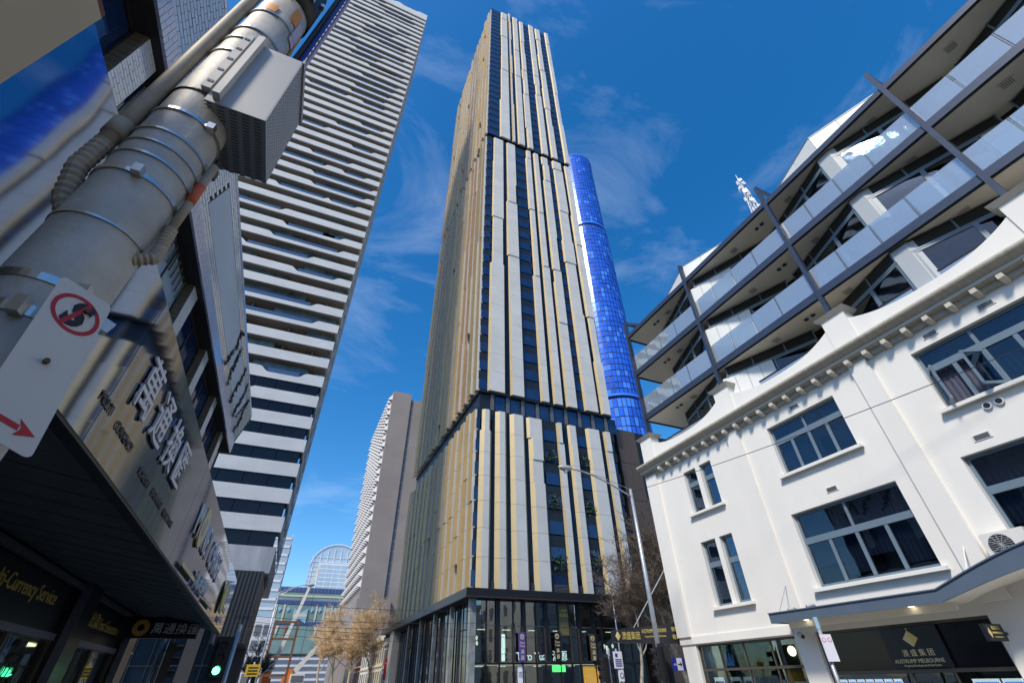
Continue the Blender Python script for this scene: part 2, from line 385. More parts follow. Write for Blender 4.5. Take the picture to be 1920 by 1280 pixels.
for y, z in ((14.3, 2.35), (13.0, 2.45)):
    MB().tube([(WX + 1.5, y, z), (WX + 1.56, y, z)], .16, 12).build('interior_lamp', 'ceiling_lamp', WB)
# posters in the shop window
def poster(y0, y1, z0, z1, m, x=WX + .19): return MB().box(x, y0, z0, x + .006, y1, z1).build('poster', m, WB)
poster(16.96, 17.44, 1.92, 2.42, 'poster_sky'); poster(16.5, 16.96, 1.9, 2.44, 'poster_white'); poster(15.85, 16.36, 1.92, 2.50, 'poster_sky'); poster(15.26, 15.85, 1.92, 2.52, 'poster_green')
sk = MB()
for k in range(9):
    y = 15.9 + k * .048; sk.box(WX + .183, y, 1.95, WX + .188, y + .038, 2.05 + .32 * abs(math.sin(k * 2.3 + 1)))
sk.build('poster_skyline', 'screen_blue', WB)
text('poster_lettering', 'AUSTRUMP', .085, (WX + .185, 15.77, 2.32), (0, -1, 0), (0, 0, 1), 'white_letter', WB, .002, sx=.8)
for k in range(4): MB().box(WX + .182, 15.42, 2.1 - k * .035, WX + .186, 15.66, 2.115 - k * .035).build('poster_line', 'white_letter', WB)
for k in range(3): MB().box(WX + .182, 16.6, 2.0 - k * .02, WX + .186, 16.88, 2.01 - k * .02).build('poster_line', 'plastic_grey', WB)
for y in (16.9, 16.05, 15.4): poster(y - .26, y + .26, 1.0, 1.62, 'screen_white'); poster(y - .22, y + .22, 1.12, 1.5, 'poster_sky', WX + .184)
poster(13.95, 14.95, .95, 1.62, 'poster_dark'); poster(14.5, 14.93, 1.0, 1.58, 'poster_sky', WX + .184); poster(13.0, 13.75, .7, 1.80, 'poster_orange')
text('poster_lettering', 'ATLAS', .15, (WX + .185, 14.46, 1.30), (0, -1, 0), (0, 0, 1), 'white_letter', WB, .002, sx=.72)
for k in range(7): y = 11.72 - k * .27; poster(y - .115, y + .115, 1.0, 1.5, 'screen_white'); poster(y - .09, y + .09, 1.2, 1.44, 'screen_blue', WX + .184)
for k in range(2): y = 8.0 - k * .62; poster(y - .29, y + .29, .9, 1.48, 'screen_white'); poster(y - .25, y + .25, 1.0, 1.42, 'screen_blue', WX + .184)
# dark name board over the shop door
nb = MB().box(WX + .06, 8.45, 1.72, WX + .10, 9.95, 2.66).build('name_board', 'black_sign', WB)
lx = WX + .055
text('lettering', '澳 盛 集 团', .17, (lx, 9.58, 2.0), (0, -1, 0), (0, 0, 1), 'pale_gold', nb, .006)
text('lettering', 'AUSTRUMP MELBOURNE', .125, (lx, 9.87, 1.84), (0, -1, 0), (0, 0, 1), 'pale_gold', nb, .006, sx=.92)
text('lettering', 'Property Development & Real Estate', .062, (lx, 9.66, 1.76), (0, -1, 0), (0, 0, 1), 'pale_gold', nb, .006)
def diamond(parent, c, w, h, r, m1='pale_gold', m2='gold_letter', nx=(-1, 0, 0)):
    n_ = Vector(nx) * .006; c = Vector(c); r = Vector(r); u = Vector((0, 0, 1))
    d = MB(); d.face([c - r * w + n_, c - u * h + n_, c - u * h * .1 + n_, c + u * h + n_], 0); d.face([c - u * h + n_, c + r * w + n_, c + u * h + n_, c - u * h * .1 + n_], 1)
    d.face([c + u * h * 1.08 + n_, c + r * w * .12 + u * h * 1.2 + n_, c + u * h * 1.32 + n_, c - r * w * .12 + u * h * 1.2 + n_], 0)
    d.build('emblem', [m1, m2], parent)
diamond(nb, (lx, 9.2, 2.38), .20, .19, (0, -1, 0))
# awning with a steel-blue fascia that arches up over the entrance
AX = 14.88
aw = thing('street_awning', 'steel blue street awning on the white corner building, arched at one end', 'awning', (AX, 8, 3.0))
prof = [(12.58, 3.0, 3.27)] + [(12.58 - k * .6, 3.0, 3.27) for k in range(1, 9)]
y = 7.75
for k in range(10): t = k / 9; prof.append((7.4 - 3.4 * t, 3.0 + .62 * math.sin(t * 1.45), 3.27 + .80 * math.sin(t * 1.45)))
f = MB()
for (a, b, c_), (d, e, g_) in zip(prof, prof[1:]): f.hexa([(AX, d, e), (AX + .06, d, e), (AX + .06, a, b), (AX, a, b), (AX, d, g_), (AX + .06, d, g_), (AX + .06, a, c_), (AX, a, c_)])
f.build('fascia', 'awning_blue', aw)
f = MB()
for (a, b, c_), (d, e, g_) in zip(prof, prof[1:]): f.hexa([(AX - .035, d, g_), (WX - .002, d, g_), (WX - .002, a, c_), (AX - .035, a, c_), (AX - .035, d, g_ + .03), (WX - .002, d, g_ + .03), (WX - .002, a, c_ + .03), (AX - .035, a, c_ + .03)])
f.build('roof_sheet', 'awning_blue', aw)
f = MB()
for (a, b, c_), (d, e, g_) in zip(prof, prof[1:]): f.hexa([(AX + .06, d, e + .03), (WX - .002, d, e + .03), (WX - .002, a, b + .03), (AX + .06, a, b + .03), (AX + .06, d, e + .06), (WX - .002, d, e + .06), (WX - .002, a, b + .06), (AX + .06, a, b + .06)])
f.build('soffit', 'soffit_white', aw)
MB().box(15.35, 7.4, 2.86, 15.45, 12.3, 3.028).build('soffit_beam', 'soffit_white', aw)
MB().box(AX + .065, 12.45, 3.0, WX - .002, 12.52, 3.27).build('end_plate', 'awning_blue', aw)
MB().tube([(AX + .2, 12.3, 3.3), (WX - .01, 12.35, 4.25)], .012, 6).build('stay_rod', 'galvanised', aw)
MB().tube([(AX + .2, 6.75, 3.3), (WX - .01, 6.78, 4.35)], .016, 6).build('stay_rod', 'white_enamel', aw)
MB().box(WX - .03, 6.68, 4.28, WX - .001, 6.88, 4.46).build('stay_plate', 'white_enamel', aw)
for y in (11.55, 8.35): MB().tube([(15.25, y, 3.022), (15.25, y, 3.032)], .075, 14).build('downlight', 'ceiling_lamp', aw)
# small things on the front
def camera_dome(loc, d, label, s=1.0):
    t = thing('security_camera', label, 'camera', loc)
    p = Vector(loc); d = Vector(d).normalized()
    MB().tube([p, p + d * .24 * s], .055 * s, 12).build('body', 'plastic_grey', t); MB().tube([p + d * .24 * s, p + d * .245 * s], .042 * s, 12).build('lens', 'black_plastic', t)
    MB().tube([p, p + Vector((.12, 0, -.08)) * s], .02 * s, 8).build('arm', 'plastic_grey', t)
    return t
camera_dome((15.6, 12.05, 3.42), (-.7, .5, -.2), 'grey security camera above the steel blue awning, nearer its end')
camera_dome((15.6, 11.35, 3.44), (-.7, .5, -.2), 'grey security camera above the steel blue awning, further from its end')
camera_dome((15.85, 12.45, 2.72), (-.5, -.75, -.28), 'long grey security camera under the awning between two shop windows', 1.3)
ac = thing('air_conditioner', 'white air conditioner unit with round fan grille above the awning', 'air conditioner', (15.6, 5.9, 3.75))
MB().box(15.62, 5.35, 3.78, 15.96, 6.25, 4.36).build('case', 'white_enamel', ac)
fan = MB().tube([(15.61, 5.9, 4.06), (15.615, 5.9, 4.06)], .25, 24).build('fan_grille', 'black_plastic', ac)
g = MB()
for k in range(-5, 6): g.tube([(15.6, 5.9 - math.sqrt(max(0, .0625 - (k * .045) ** 2)), 4.06 + k * .045), (15.6, 5.9 + math.sqrt(max(0, .0625 - (k * .045) ** 2)), 4.06 + k * .045)], .006, 4)
for k in range(6): a = k * math.pi / 6; g.tube([(15.598, 5.9 - .25 * math.cos(a), 4.06 - .25 * math.sin(a)), (15.598, 5.9 + .25 * math.cos(a), 4.06 + .25 * math.sin(a))], .006, 4)
g.build('grille_wire', 'plastic_grey', fan)
ps = thing('projecting_sign', 'small black projecting sign with yellow diamond emblem beside the shop door', 'sign', (15.5, 7.0, 2.3))
MB().box(15.1, 6.93, 2.18, 15.85, 7.02, 2.52).build('panel', 'black_sign', ps)
MB().box(15.85, 6.95, 2.3, 16.0, 7.0, 2.36).build('bracket', 'black_plastic', ps)
text('lettering', '澳盛集团', .085, (15.36, 6.926, 2.41), (1, 0, 0), (0, 0, 1), 'gold_letter', ps, .004)
text('lettering', 'AUSTRUMP MELBOURNE', .06, (15.32, 6.926, 2.32), (1, 0, 0), (0, 0, 1), 'gold_letter', ps, .004, sx=.62)
text('lettering', 'Property Development & Real Estate', .03, (15.34, 6.926, 2.25), (1, 0, 0), (0, 0, 1), 'gold_letter', ps, .004, sx=.8)
diamond(ps, (15.22, 6.93, 2.34), .07, .11, (1, 0, 0), nx=(0, -1, 0))
# ------------------------------------------------------------ set-back apartments with zigzag glazed fronts above the white building
mat('column_grey', (.40, .43, .44), .5)
AP = thing('rooftop_apartments', 'steel framed apartment storeys with glass balconies above the white building', 'apartments', (19, 6, 12.2))
ZIG = [(23.0, 17.3), (17.75, 16.4), (16.28, 12.2), (17.75, 8.1), (16.25, 4.0), (17.7, -.1), (16.25, -4.2), (17.7, -8.3)]
levels = [(13.16, 13.48), (16.10, 16.42), (18.95, 19.22)]          # under and upper side of each edge beam
for (zb, zt) in levels:
    MB().box(WX + .02, -9, zb, WX + .14, 17.75, zt).build('edge_beam', 'navy_steel', AP)
    MB().box(WX + .141, -9, zb + .06, 24, 17.7, zb + .22).build('soffit', 'soffit_white', AP)
    MB().box(WX + .02, 17.75, zb + .02, 23, 17.83, zt - .04).build('end_beam', 'navy_steel', AP)
    MB().box(WX + .06, -9, zb - .04, WX + .12, 17.7, zb - .002).build('beam_lip', 'black_plastic', AP)
for y in (17.62, 12.22, 6.72, 1.25, -4.2):
    p = MB(); p.box(WX - .05, y - .075, 12.2, WX + .15, y + .075, 20.3).build('post', 'navy_steel', AP)
    b = MB(); b.box(WX + .15, y - .06, 20.12, WX + 1.9, y + .06, 20.298); b.build('roof_strut', 'navy_steel', AP)
# outriggers that carry the roof on the open end
MB().beam((WX + .05, 17.7, 20.2), (WX + 3.2, 16.6, 20.2), .12, .2).build('roof_strut', 'navy_steel', AP)
def lerp(a, b, t): return (a[0] + (b[0] - a[0]) * t, a[1] + (b[1] - a[1]) * t)
def slab(p, q, z0, z1, off=0.0, th=.06):
    """upright board between two plan points, pushed off towards the street"""
    d = Vector((q[0] - p[0], q[1] - p[1])).normalized(); n = Vector((d.y, -d.x))
    if n.x > 0: n = -n
    o = n * off; w = n * th
    return [(p[0] + o.x, p[1] + o.y, z0), (q[0] + o.x, q[1] + o.y, z0), (q[0] + o.x + w.x, q[1] + o.y + w.y, z0), (p[0] + o.x + w.x, p[1] + o.y + w.y, z0),
            (p[0] + o.x, p[1] + o.y, z1), (q[0] + o.x, q[1] + o.y, z1), (q[0] + o.x + w.x, q[1] + o.y + w.y, z1), (p[0] + o.x + w.x, p[1] + o.y + w.y, z1)]
for s, (p, q) in enumerate(zip(ZIG, ZIG[1:])):
    for lv, (z0, z1) in enumerate(((12.0, 13.2), (13.7, 16.14), (16.64, 18.99))):
        lo = z1 - .47
        if lv == 0: z0 = 10.8
        # louvre strip along the ceiling
        fr = MB().hexa(slab(lerp(p, q, .06), lerp(p, q, .94), lo, z1, 0, .02)).build('louvre', 'black_plastic', AP)
        sl = MB()
        for k in range(7): sl.hexa(slab(lerp(p, q, .065), lerp(p, q, .935), lo + .03 + k * .06, lo + .055 + k * .06, .024, .035))
        sl.build('slat', 'plastic_grey' if s in (1, 3, 5) and False else 'dark_louvre', fr)
        tr = MB()
        for t in (.055, .34, .66, .935): tr.hexa(slab(lerp(p, q, t), lerp(p, q, t + .012), lo, z1, .02, .06))
        tr.hexa(slab(lerp(p, q, .05), lerp(p, q, .95), lo - .06, lo, 0, .10))
        tr.build('trim', 'grey_frame', AP)
        # below it either white boards or sliding glass
        boards = {2: (.0, .52), 4: (.80, 1.0)}.get(s)
        segs = []
        t0, t1 = 0.06, .94
        if boards:
            a, b = boards
            nb_ = 4 if b - a > .3 else 1
            for k in range(nb_):
                u0 = a + (b - a) * k / nb_; u1 = a + (b - a) * (k + 1) / nb_ - .004
                MB().hexa(slab(lerp(p, q, u0), lerp(p, q, u1), z0, lo - .06, .02, .05)).build('wall_board', 'panel_white', AP)
            if a < .1: t0 = b + .01
            else: t1 = a - .01
        n = max(1, round((t1 - t0) * 4.2 / 1.25))
        for k in range(n):
            u0 = t0 + (t1 - t0) * k / n; u1 = t0 + (t1 - t0) * (k + 1) / n
            w = MB()
            w.hexa(slab(lerp(p, q, u0), lerp(p, q, u0 + .015), z0, lo - .061, .03, .06)); w.hexa(slab(lerp(p, q, u1 - .015), lerp(p, q, u1), z0, lo - .061, .03, .06))
            w.hexa(slab(lerp(p, q, u0 + .0151), lerp(p, q, u1 - .0151), lo - .14, lo - .062, .03, .06)); w.hexa(slab(lerp(p, q, u0 + .0151), lerp(p, q, u1 - .0151), z0, z0 + .07, .03, .06))
            wo = w.build('sliding_window', 'grey_frame', AP)
            MB().hexa(slab(lerp(p, q, u0 + .0151), lerp(p, q, u1 - .0151), z0 + .07, lo - .14, .05, .008)).build('pane', 'clear_glass', wo)
            MB().hexa(slab(lerp(p, q, u0 + .0151), lerp(p, q, u1 - .0151), z0 + .07, lo - .14, -.35, .01)).build('blind', 'curtain' if (k + s + lv) % 3 else 'dark_room', wo)
    # white upstand on the roof that follows the same zigzag
    for k in range(4):
        MB().hexa(slab(lerp(p, q, k / 4 + .002), lerp(p, q, (k + 1) / 4 - .002), 19.2, 20.28, 0, .06)).build('roof_upstand', 'panel_white', AP)
    MB().hexa(slab(p, q, 20.281, 20.32, -.01, .09)).build('upstand_capping', 'grey_frame', AP)
# flat pale columns where the fold by the third post comes forward
for z0, z1 in ((10.8, 13.1), (13.7, 16.1), (16.64, 18.95)):
    MB().prism([(16.235, 3.76), (16.34, 3.55), (16.6, 3.9), (16.5, 4.4), (16.235, 4.24)], z0, z1).build('column', 'column_grey', AP)
# ceiling grilles and paired downlights
for z in (13.20, 16.14, 18.99):
    for y in (14.6, 9.4, 6.1, 2.2, -.6):
        g = MB().box(16.62, y - .17, z - .02, 16.95, y + .17, z - .002).build('ceiling_grille', 'white_enamel', AP)
        h = MB()
        for k in range(6): h.box(16.65, y - .14 + k * .05, z - .026, 16.92, y - .122 + k * .05, z - .021)
        h.build('grille_bar', 'dark_louvre', g)
    for y in (15.5, 7.6):
        for d in (0, .3):
            MB().tube([(16.75, y + d, z - .05), (16.75, y + d, z + .0)], .09, 14).build('downlight', 'black_plastic', AP)
            MB().tube([(16.75, y + d, z - .03), (16.75, y + d, z - .0)], .12, 14).build('downlight_ring', 'white_enamel', AP)
# glass balustrades: one pane between each pair of stanchions
for zt, gap in ((13.48, None), (16.42, None)):
    edges = [17.62, 16.45, 15.2, 13.9, 12.22, 10.95, 9.65, 8.35, 6.72, 5.5, 4.2, 2.95, 1.25, 0.0, -1.3, -2.6, -4.2]
    for a, b in zip(edges, edges[1:]):
        MB().box(WX + .17, b + .035, zt + .05, WX + .185, a - .035, zt + 1.1).build('balcony_pane', 'balcony_glass', AP)
        MB().box(WX + .19, b - .02, zt - .1, WX + .225, b + .02, zt + 1.12).build('stanchion', 'grey_frame', AP)
        MB().box(WX + .20, b + .03, zt + .82, WX + .22, a - .03, zt + .85).build('handrail', 'grey_frame', AP)
    MB().box(WX + .19, 17.6, zt - .1, WX + .225, 17.64, zt + 1.12).build('stanchion', 'grey_frame', AP)
    for a, b in ((19.2, 17.0), (21.4, 19.25)): MB().box(b, 17.62, zt + .05, a, 17.635, zt + 1.1).build('balcony_pane', 'balcony_glass', AP)
for y0, y1 in ((8.0, 10.6), (2.3, 5.4), (13.5, 16.8)):                # rails just inside the parapet scallops
    MB().box(WX + .32, y0, 12.02 - .4, WX + .36, y1, 12.08 - .4).build('parapet_rail', 'black_plastic', AP)
    MB().box(WX + .33, y0 + .02, 10.8, WX + .345, y1 - .02, 11.6).build('rail_pane', 'balcony_glass', AP)
MB().box(17.9, -9, 10.7, 24, 16.2, 20.1).build('core', 'dark_room', AP)
# lattice aerial mast standing far behind
# ------------------------------------------------------------ tall concrete apartment tower across the side street
mat('band_concrete', (.58, .585, .585), .85, var=.13, scale=.45, bump=.12, bscale=6, stretch=(1, 1, 2.2))
mat('base_concrete', (.42, .44, .47), .9, var=.42, scale=.55, bump=.25, bscale=8, stretch=(1.4, 1.4, .35), detail=9)
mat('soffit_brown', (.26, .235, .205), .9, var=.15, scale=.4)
mat('strip_glass', (.008, .011, .02), .08, spec=.25, var=.25, scale=.25)
mat('tower_pane', (.10, .135, .145), .10, var=.7, scale=.6, spec=.6)
mat('rail_glass', (.05, .09, .17), .08, spec=.7)
mat('mullion_dark', (.09, .10, .11), .5)
mat('charcoal_clad', (.035, .036, .038), .55, var=.2, scale=3)
mat('lobby_glass', (.05, .09, .13), .05, metal=.35, var=.3, scale=.3)
LT = thing('apartment_tower', 'tall grey concrete apartment tower with stacked wavy balcony bands', 'tower', (-12.6, 64, 0))
LX0, LX1, LY0, LY1 = -22.9, -2.3, 50.0, 64.0
rnd = random.Random(3)
LT_BANDS = [13.35 + 2.70 * k for k in range(52)]
panes = []; upper_panes = []
MB().box(LX0, LY0, 9.8, LX1, LY1, 12.0).build('base_beam', 'base_concrete', LT)
core = MB(); core.box(LX0 + .4, LY0 + 2.0, 12.0, LX1 - 1.3, LY1 - .3, 154.6); core.build('core', 'soffit_brown', LT)
def s_curve(t): t = max(0, min(1, t)); return t * t * (3 - 2 * t)
for k, z in enumerate(LT_BANDS):
    top = z + 1.40 if k < 7 else z + 1.28
    if k == len(LT_BANDS) - 1: top = 155.0
    # front band; part of it is cut lower where a glass rail takes over
    dips = []
    if k == 5: dips = [(-30, -9.5)]
    elif k > 5:
        a = rnd.uniform(-22, -11); dips = [(a, a + rnd.uniform(5.5, 9.5))]
        if rnd.random() < .35: dips = []
        if k % 3 == 0: dips.append((-8.8 + rnd.uniform(-1, .6), -4.9 + rnd.uniform(-.5, .6)))
    pts = []; n = 64
    for i in range(n + 1):
        x = LX0 + (LX1 - LX0) * i / n; d = 0
        for a, b in dips: d = max(d, s_curve((x - a) / .9 + .5) * s_curve((b - x) / .9 + .5))
        pts.append((x, top - d * (.66 if k > 5 else .55)))
    b = MB(); b.prism([(LX0, z), (LX1, z)] + pts[::-1], LY0, LY0 + .22, 0, 'y'); band = b.build('balcony_band', 'band_concrete', LT)
    for a, c in dips:
        a2, c2 = max(LX0 + .05, a + .4), min(LX1 - .2, c - .4)
        if c2 - a2 > .8: MB().box(a2, LY0 + .08, z + .6, c2, LY0 + .10, top - .02).build('glass_rail', 'rail_glass', band)
    # band round the street side with its joints, slab and ceiling
    MB().box(LX1 - .22, LY0 + .221, z, LX1, LY1, top).build('side_band', 'band_concrete', LT)
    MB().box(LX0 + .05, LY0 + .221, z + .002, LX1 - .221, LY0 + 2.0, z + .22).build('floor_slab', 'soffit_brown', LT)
    zt = top; zn = z + 2.70
    if k < 6:
        for x in range(9):
            x0 = LX0 + .1 + x * 2.25; pb = MB(); pb.box(x0, LY0 + .12, zt + .002, x0 + 2.2, LY0 + .16, zn - .004); panes.append(pb)
        MB().box(LX1 - .18, LY0 + .3, zt + .003, LX1 - .15, LY1 - .1, zn - .004).build('side_glass', 'strip_glass', LT)
    else:
        for x in range(13):
            x0 = LX0 + .6 + x * 1.5
            if math.sin(x0 * .42 + k * 1.9) + .25 * math.sin(k * .7) < -.05: continue
            pb = MB(); pb.box(x0, LY0 + .78, z + .3, x0 + 1.40, LY0 + .84, zn - .08); pb.box(x0 + 1.40, LY0 + .74, z + .3, x0 + 1.5, LY0 + .9, zn - .01); upper_panes.append(pb)
        MB().box(LX1 - 1.28, LY0 + 2.2, z + .25, LX1 - 1.24, LY1 - .6, zn - .05).build('side_glass', 'tower_pane', LT)
        fins = MB()
        for x in (-17.7, -12.9, -8.0, -4.6): fins.box(x, LY0 + .95, z + .22, x + .14, LY0 + 2.0, zn + .001)
        fins.build('party_wall', 'mullion_dark', LT)
# lowest strip under the first band
for x in range(9):
    x0 = LX0 + .1 + x * 2.25; pb = MB(); pb.box(x0, LY0 + .12, 12.003, x0 + 2.2, LY0 + .16, 13.346); panes.append(pb)
pieces('window_pane', panes, ['strip_glass'], LT, 300)
pieces('balcony_window', upper_panes, ['tower_pane'], LT, 240)
# sharp white edge strips down the street side
for j, y in enumerate((52.6, 56.4, 60.2, 63.8)): MB().box(LX1 + .002, y - .12, 12.0, LX1 + .10, y + .12, 154.9).build('edge_rib', 'band_concrete', LT)
# undercroft: dark recess, blue lobby glass, slatted charcoal box
MB().box(LX0, 57.5, 0, LX1 - 2.2, 57.7, 9.79).build('lobby_glazing', 'lobby_glass', LT)
mu = MB()
for i in range(14): mu.box(LX0 + i * 1.4, 57.4, 0, LX0 + i * 1.4 + .08, 57.5, 9.79)
for z in (3.2, 6.4): mu.box(LX0, 57.38, z, LX1 - 2.2, 57.5, z + .1)
mu.build('lobby_mullion', 'mullion_dark', LT)
MB().box(LX0, 50.0, 9.55, LX1, LY1, 9.795).build('undercroft_ceiling', 'black_plastic', LT)
cb = thing('charcoal_canopy_box', 'charcoal slatted box canopy hanging below the concrete tower', 'canopy', (-3.6, 50, 4.6))
MB().box(-5.0, 47.6, 4.4, -2.6, 56, 9.54).build('box', 'charcoal_clad', cb)
for i in range(8): MB().box(-5.0 + i * .3, 47.55, 4.4, -4.95 + i * .3, 47.598, 9.5).build('slat', 'black_plastic', cb)
for x, y in ((-6.5, 51), (-13, 51), (-20, 51)): MB().box(x - .5, y, 0, x + .5, y + 1, 9.54).build('column', 'charcoal_clad', LT)
MB().box(-5.4, 56.5, 0, -2.8, 60, 9.54).build('column', 'charcoal_clad', LT)
# ------------------------------------------------------------ the golden panelled skyscraper on the far corner
mat('panel_face', (.60, .585, .55), .62, var=.14, scale=.22, bump=.05, bscale=4, stretch=(1, 1, 1.5), spec=.4)
mat('panel_face_pale', (.62, .61, .58), .58, var=.10, scale=.3, spec=.4)
mat('panel_gold', (.52, .41, .22), .5, metal=.15, var=.12, scale=.5)
mat('panel_bronze', (.33, .19, .065), .5, metal=.12, var=.2, scale=.5)
mat('fin_silver', (.66, .62, .55), .45, metal=.2)
mat('fin_gold', (.44, .29, .095), .55, metal=.12, var=.2, scale=.3)
mat('fin_olive', (.30, .21, .075), .55, metal=.12, var=.2, scale=.3)
mat('tower_glass', (.012, .035, .11), .04, spec=.9, var=.4, scale=.2, metal=.15)
mat('slot_glass', (.008, .012, .024), .10, spec=.3)
mat('tower_black', (.008, .009, .012), .4)
mat('podium_black', (.014, .013, .013), .42, metal=.2)
mat('canopy_metal', (.075, .062, .055), .45, metal=.5)
mat('green_leaf', (.045, .085, .03), .7, var=.5, scale=6)
TY, TX0, TX1, TYB = 49.8, 17.1, 38.6, 86.0
CT = thing('panelled_skyscraper', 'very tall skyscraper clad in white panels and gold vertical fins', 'skyscraper', (27, 66, 0))
FH = 3.16
sections = [(9.45, 30.6), (33.6, 101.4), (103.0, 188.0)]
MB().box(TX0 + .35, TY + .35, 9.4, TX1 - .2, TYB, 187.4).build('core', 'tower_black', CT)
cols = [  # section -> white panel columns (x0, x1); the leading edges step in or out every few storeys
    [(17.5, 19.1), (19.6, 21.2), (21.7, 23.85), (24.4, 26.65), (28.8, 29.9), (30.6, 32.1), (33.6, 36.05), (36.6, 37.8)],
    [(18.4, 21.1), (21.85, 24.1), (26.6, 28.1), (28.7, 30.3), (30.8, 32.75), (33.9, 36.4), (36.85, 38.6)],
    [(20.2, 22.9), (23.45, 24.2), (24.9, 26.8), (27.4, 29.0), (31.1, 33.0), (33.8, 35.6), (37.5, 39.0)]]
rnd = random.Random(11)
fp = []
for s, (za, zb) in enumerate(sections):
    nf = round((zb - za) / FH); fh = (zb - za) / nf
    for ci, (a, b) in enumerate(cols[s]):
        step = rnd.choice((3, 4, 5, 6, 8)); left = right = 0.0; big = True; ztop = zb
        if s == 2: ztop = zb + rnd.uniform(-1.0, 2.4)
        for k in range(nf):
            if k % step == 0 and k:
                step = rnd.choice((4, 5, 7, 9, 6)); big = not big
                left = rnd.choice((0, .22, .0)) * (-1 if ci % 2 else 1) + (.35 * k / nf if (ci == 0 and s > 0) else 0)
                right = rnd.choice((0, .18, 0))
            z0 = za + k * fh; z1 = za + (k + 1) * fh - .03
            if k == nf - 1: z1 = ztop
            x0, x1 = a + left, b - right
            bev = .17 if b - a > 1.3 else .10
            if big: bev *= 1.35
            if s == 0: bev *= 1.45
            dep = .42 if big else .30
            gl = bev * (1.5 if ci < 4 and s == 0 else 1.0); y0 = TY; y1 = TY - dep
            p = MB()
            bot = [(x0, y0, z0), (x0 + gl, y1, z0), (x1 - bev, y1, z0), (x1, y0, z0)]; topp = [(x, y, z1) for x, y, _ in bot]
            q = bot[::-1] + topp[::-1]                          # counter-clockwise seen from above
            p.hexa([bot[0], bot[1], bot[2], bot[3]] + topp, 0, ms=[0, 0, 1, 0, 1, 1])
            fp.append(p)
pieces('facade_panel', fp, ['panel_face', 'panel_gold'], CT, 190)
# storey by storey: dark spandrel strips and blue glass between the panel columns
wcol = [[(16.95, 17.5), (26.7, 28.75), (32.15, 33.55)], [(17.1, 18.4), (24.15, 26.55), (32.8, 33.85)], [(17.1, 20.2), (29.05, 31.05), (35.65, 37.45)]]
wp = []
for s, (za, zb) in enumerate(sections):
    nf = round((zb - za) / FH); fh = (zb - za) / nf
    for (a, b) in wcol[s]:
        for k in range(nf):
            z0 = za + k * fh + .15; p = MB(); p.box(a + .04, TY + .02, z0, b - .04, TY + .06, z0 + fh * .52); wp.append(p)
    sp = MB()
    for k in range(nf): z0 = za + k * fh; sp.box(TX0 + .02, TY + .08, z0 + fh * .58, TX1, TY + .3, z0 + fh)
    sp.build('spandrel', 'tower_black', CT, kind='stuff')
    gl = MB(); gl.box(TX0 + .1, TY + .30, za, TX1 - .05, TY + .34, zb); gl.build('glazing', 'tower_glass', CT)
    for (a, b) in zip(cols[s], cols[s][1:]):
        x0, x1 = a[1], b[0]
        if x1 - x0 < 1: MB().box(x0 + .05, TY + .01, za, x1 - .05, TY + .05, zb - .5).build('slot_glazing', 'slot_glass', CT)
pieces('window_pane', wp, ['tower_glass'], CT, 110)
# recessed plant storeys between the three blocks
for za, zb in ((30.6, 33.6), (101.4, 103.0)):
    MB().box(TX0 + .1, TY - .1, zb - .3, TX1, TYB, zb - .02).build('soffit', 'tower_black', CT)
    MB().box(TX0 + .1, TY + .1, za + .02, TX1, TYB, za + .25).build('ledge', 'tower_black', CT)
    for i in range(9):
        x = 19.0 + i * 2.3
        if zb - za > 2: MB().box(x, TY + .16, za + .26, x + .5, TY + .32, zb - .31).build('recess_column', 'mullion_dark', CT); MB().box(x + .7, TY + .30, za + .3, x + 2.1, TY + .34, zb - .32).build('recess_window', 'tower_glass', CT)
# long side along the street: folded fins, one length per storey, ends stepping up and down
sp = []; PAL = (0, 2, 0, 3, 0)
NF = 26; pitch = (TYB - TY) / NF
for s, (za, zb) in enumerate(sections):
    nf = round((zb - za) / FH); fh = (zb - za) / nf
    grp = 0
    for i in range(NF):
        y = TY + .25 + i * pitch
        st = rnd.choice((2, 3, 3, 4)) if s == 0 else rnd.choice((4, 6, 8, 10)); mode = rnd.randrange(3); off = 0
        gap_at = set(rnd.sample(range(nf), max(1, nf // 9))) if i % 5 == 3 else set()
        z_end = zb + (rnd.uniform(-1.5, 1.2) if s == 2 else 0)
        for k in range(nf):
            if k % st == 0: mode = (mode + rnd.choice((1, 1, 2))) % 3; mi = PAL[(i // 3 * 7 + k // (3 if s == 0 else 8) * 5 + s) % 5]
            if k in gap_at: continue
            z0 = za + k * fh + .02; z1 = za + (k + 1) * fh - .02
            if k == nf - 1: z1 = z_end
            w = pitch * (.84, .78, .80)[mode]
            p = MB(); x = TX0 + .3
            # plan: narrow silver cheek towards the crossing, broad gold face folded back towards the street
            dd = (.20, .34, .26)[mode] + (.27 if i % 2 else 0); d1 = .3 + dd; d2 = d1 + .09
            plan = [(x, y), (x - d1, y + .015), (x - d1 - (d2 - d1) * .25, y + w * .62), (x - d2, y + w)]
            b = [(px, py, z0) for px, py in plan]; t = [(px, py, z1) for px, py in plan]
            p.hexa(b[::-1] + t[::-1], 0, ms=[1, 1, mi, mi, 1, 1])
            sp.append(p)
pieces('side_fin', sp, ['fin_gold', 'fin_silver', 'fin_olive', 'panel_bronze'], CT, 200)
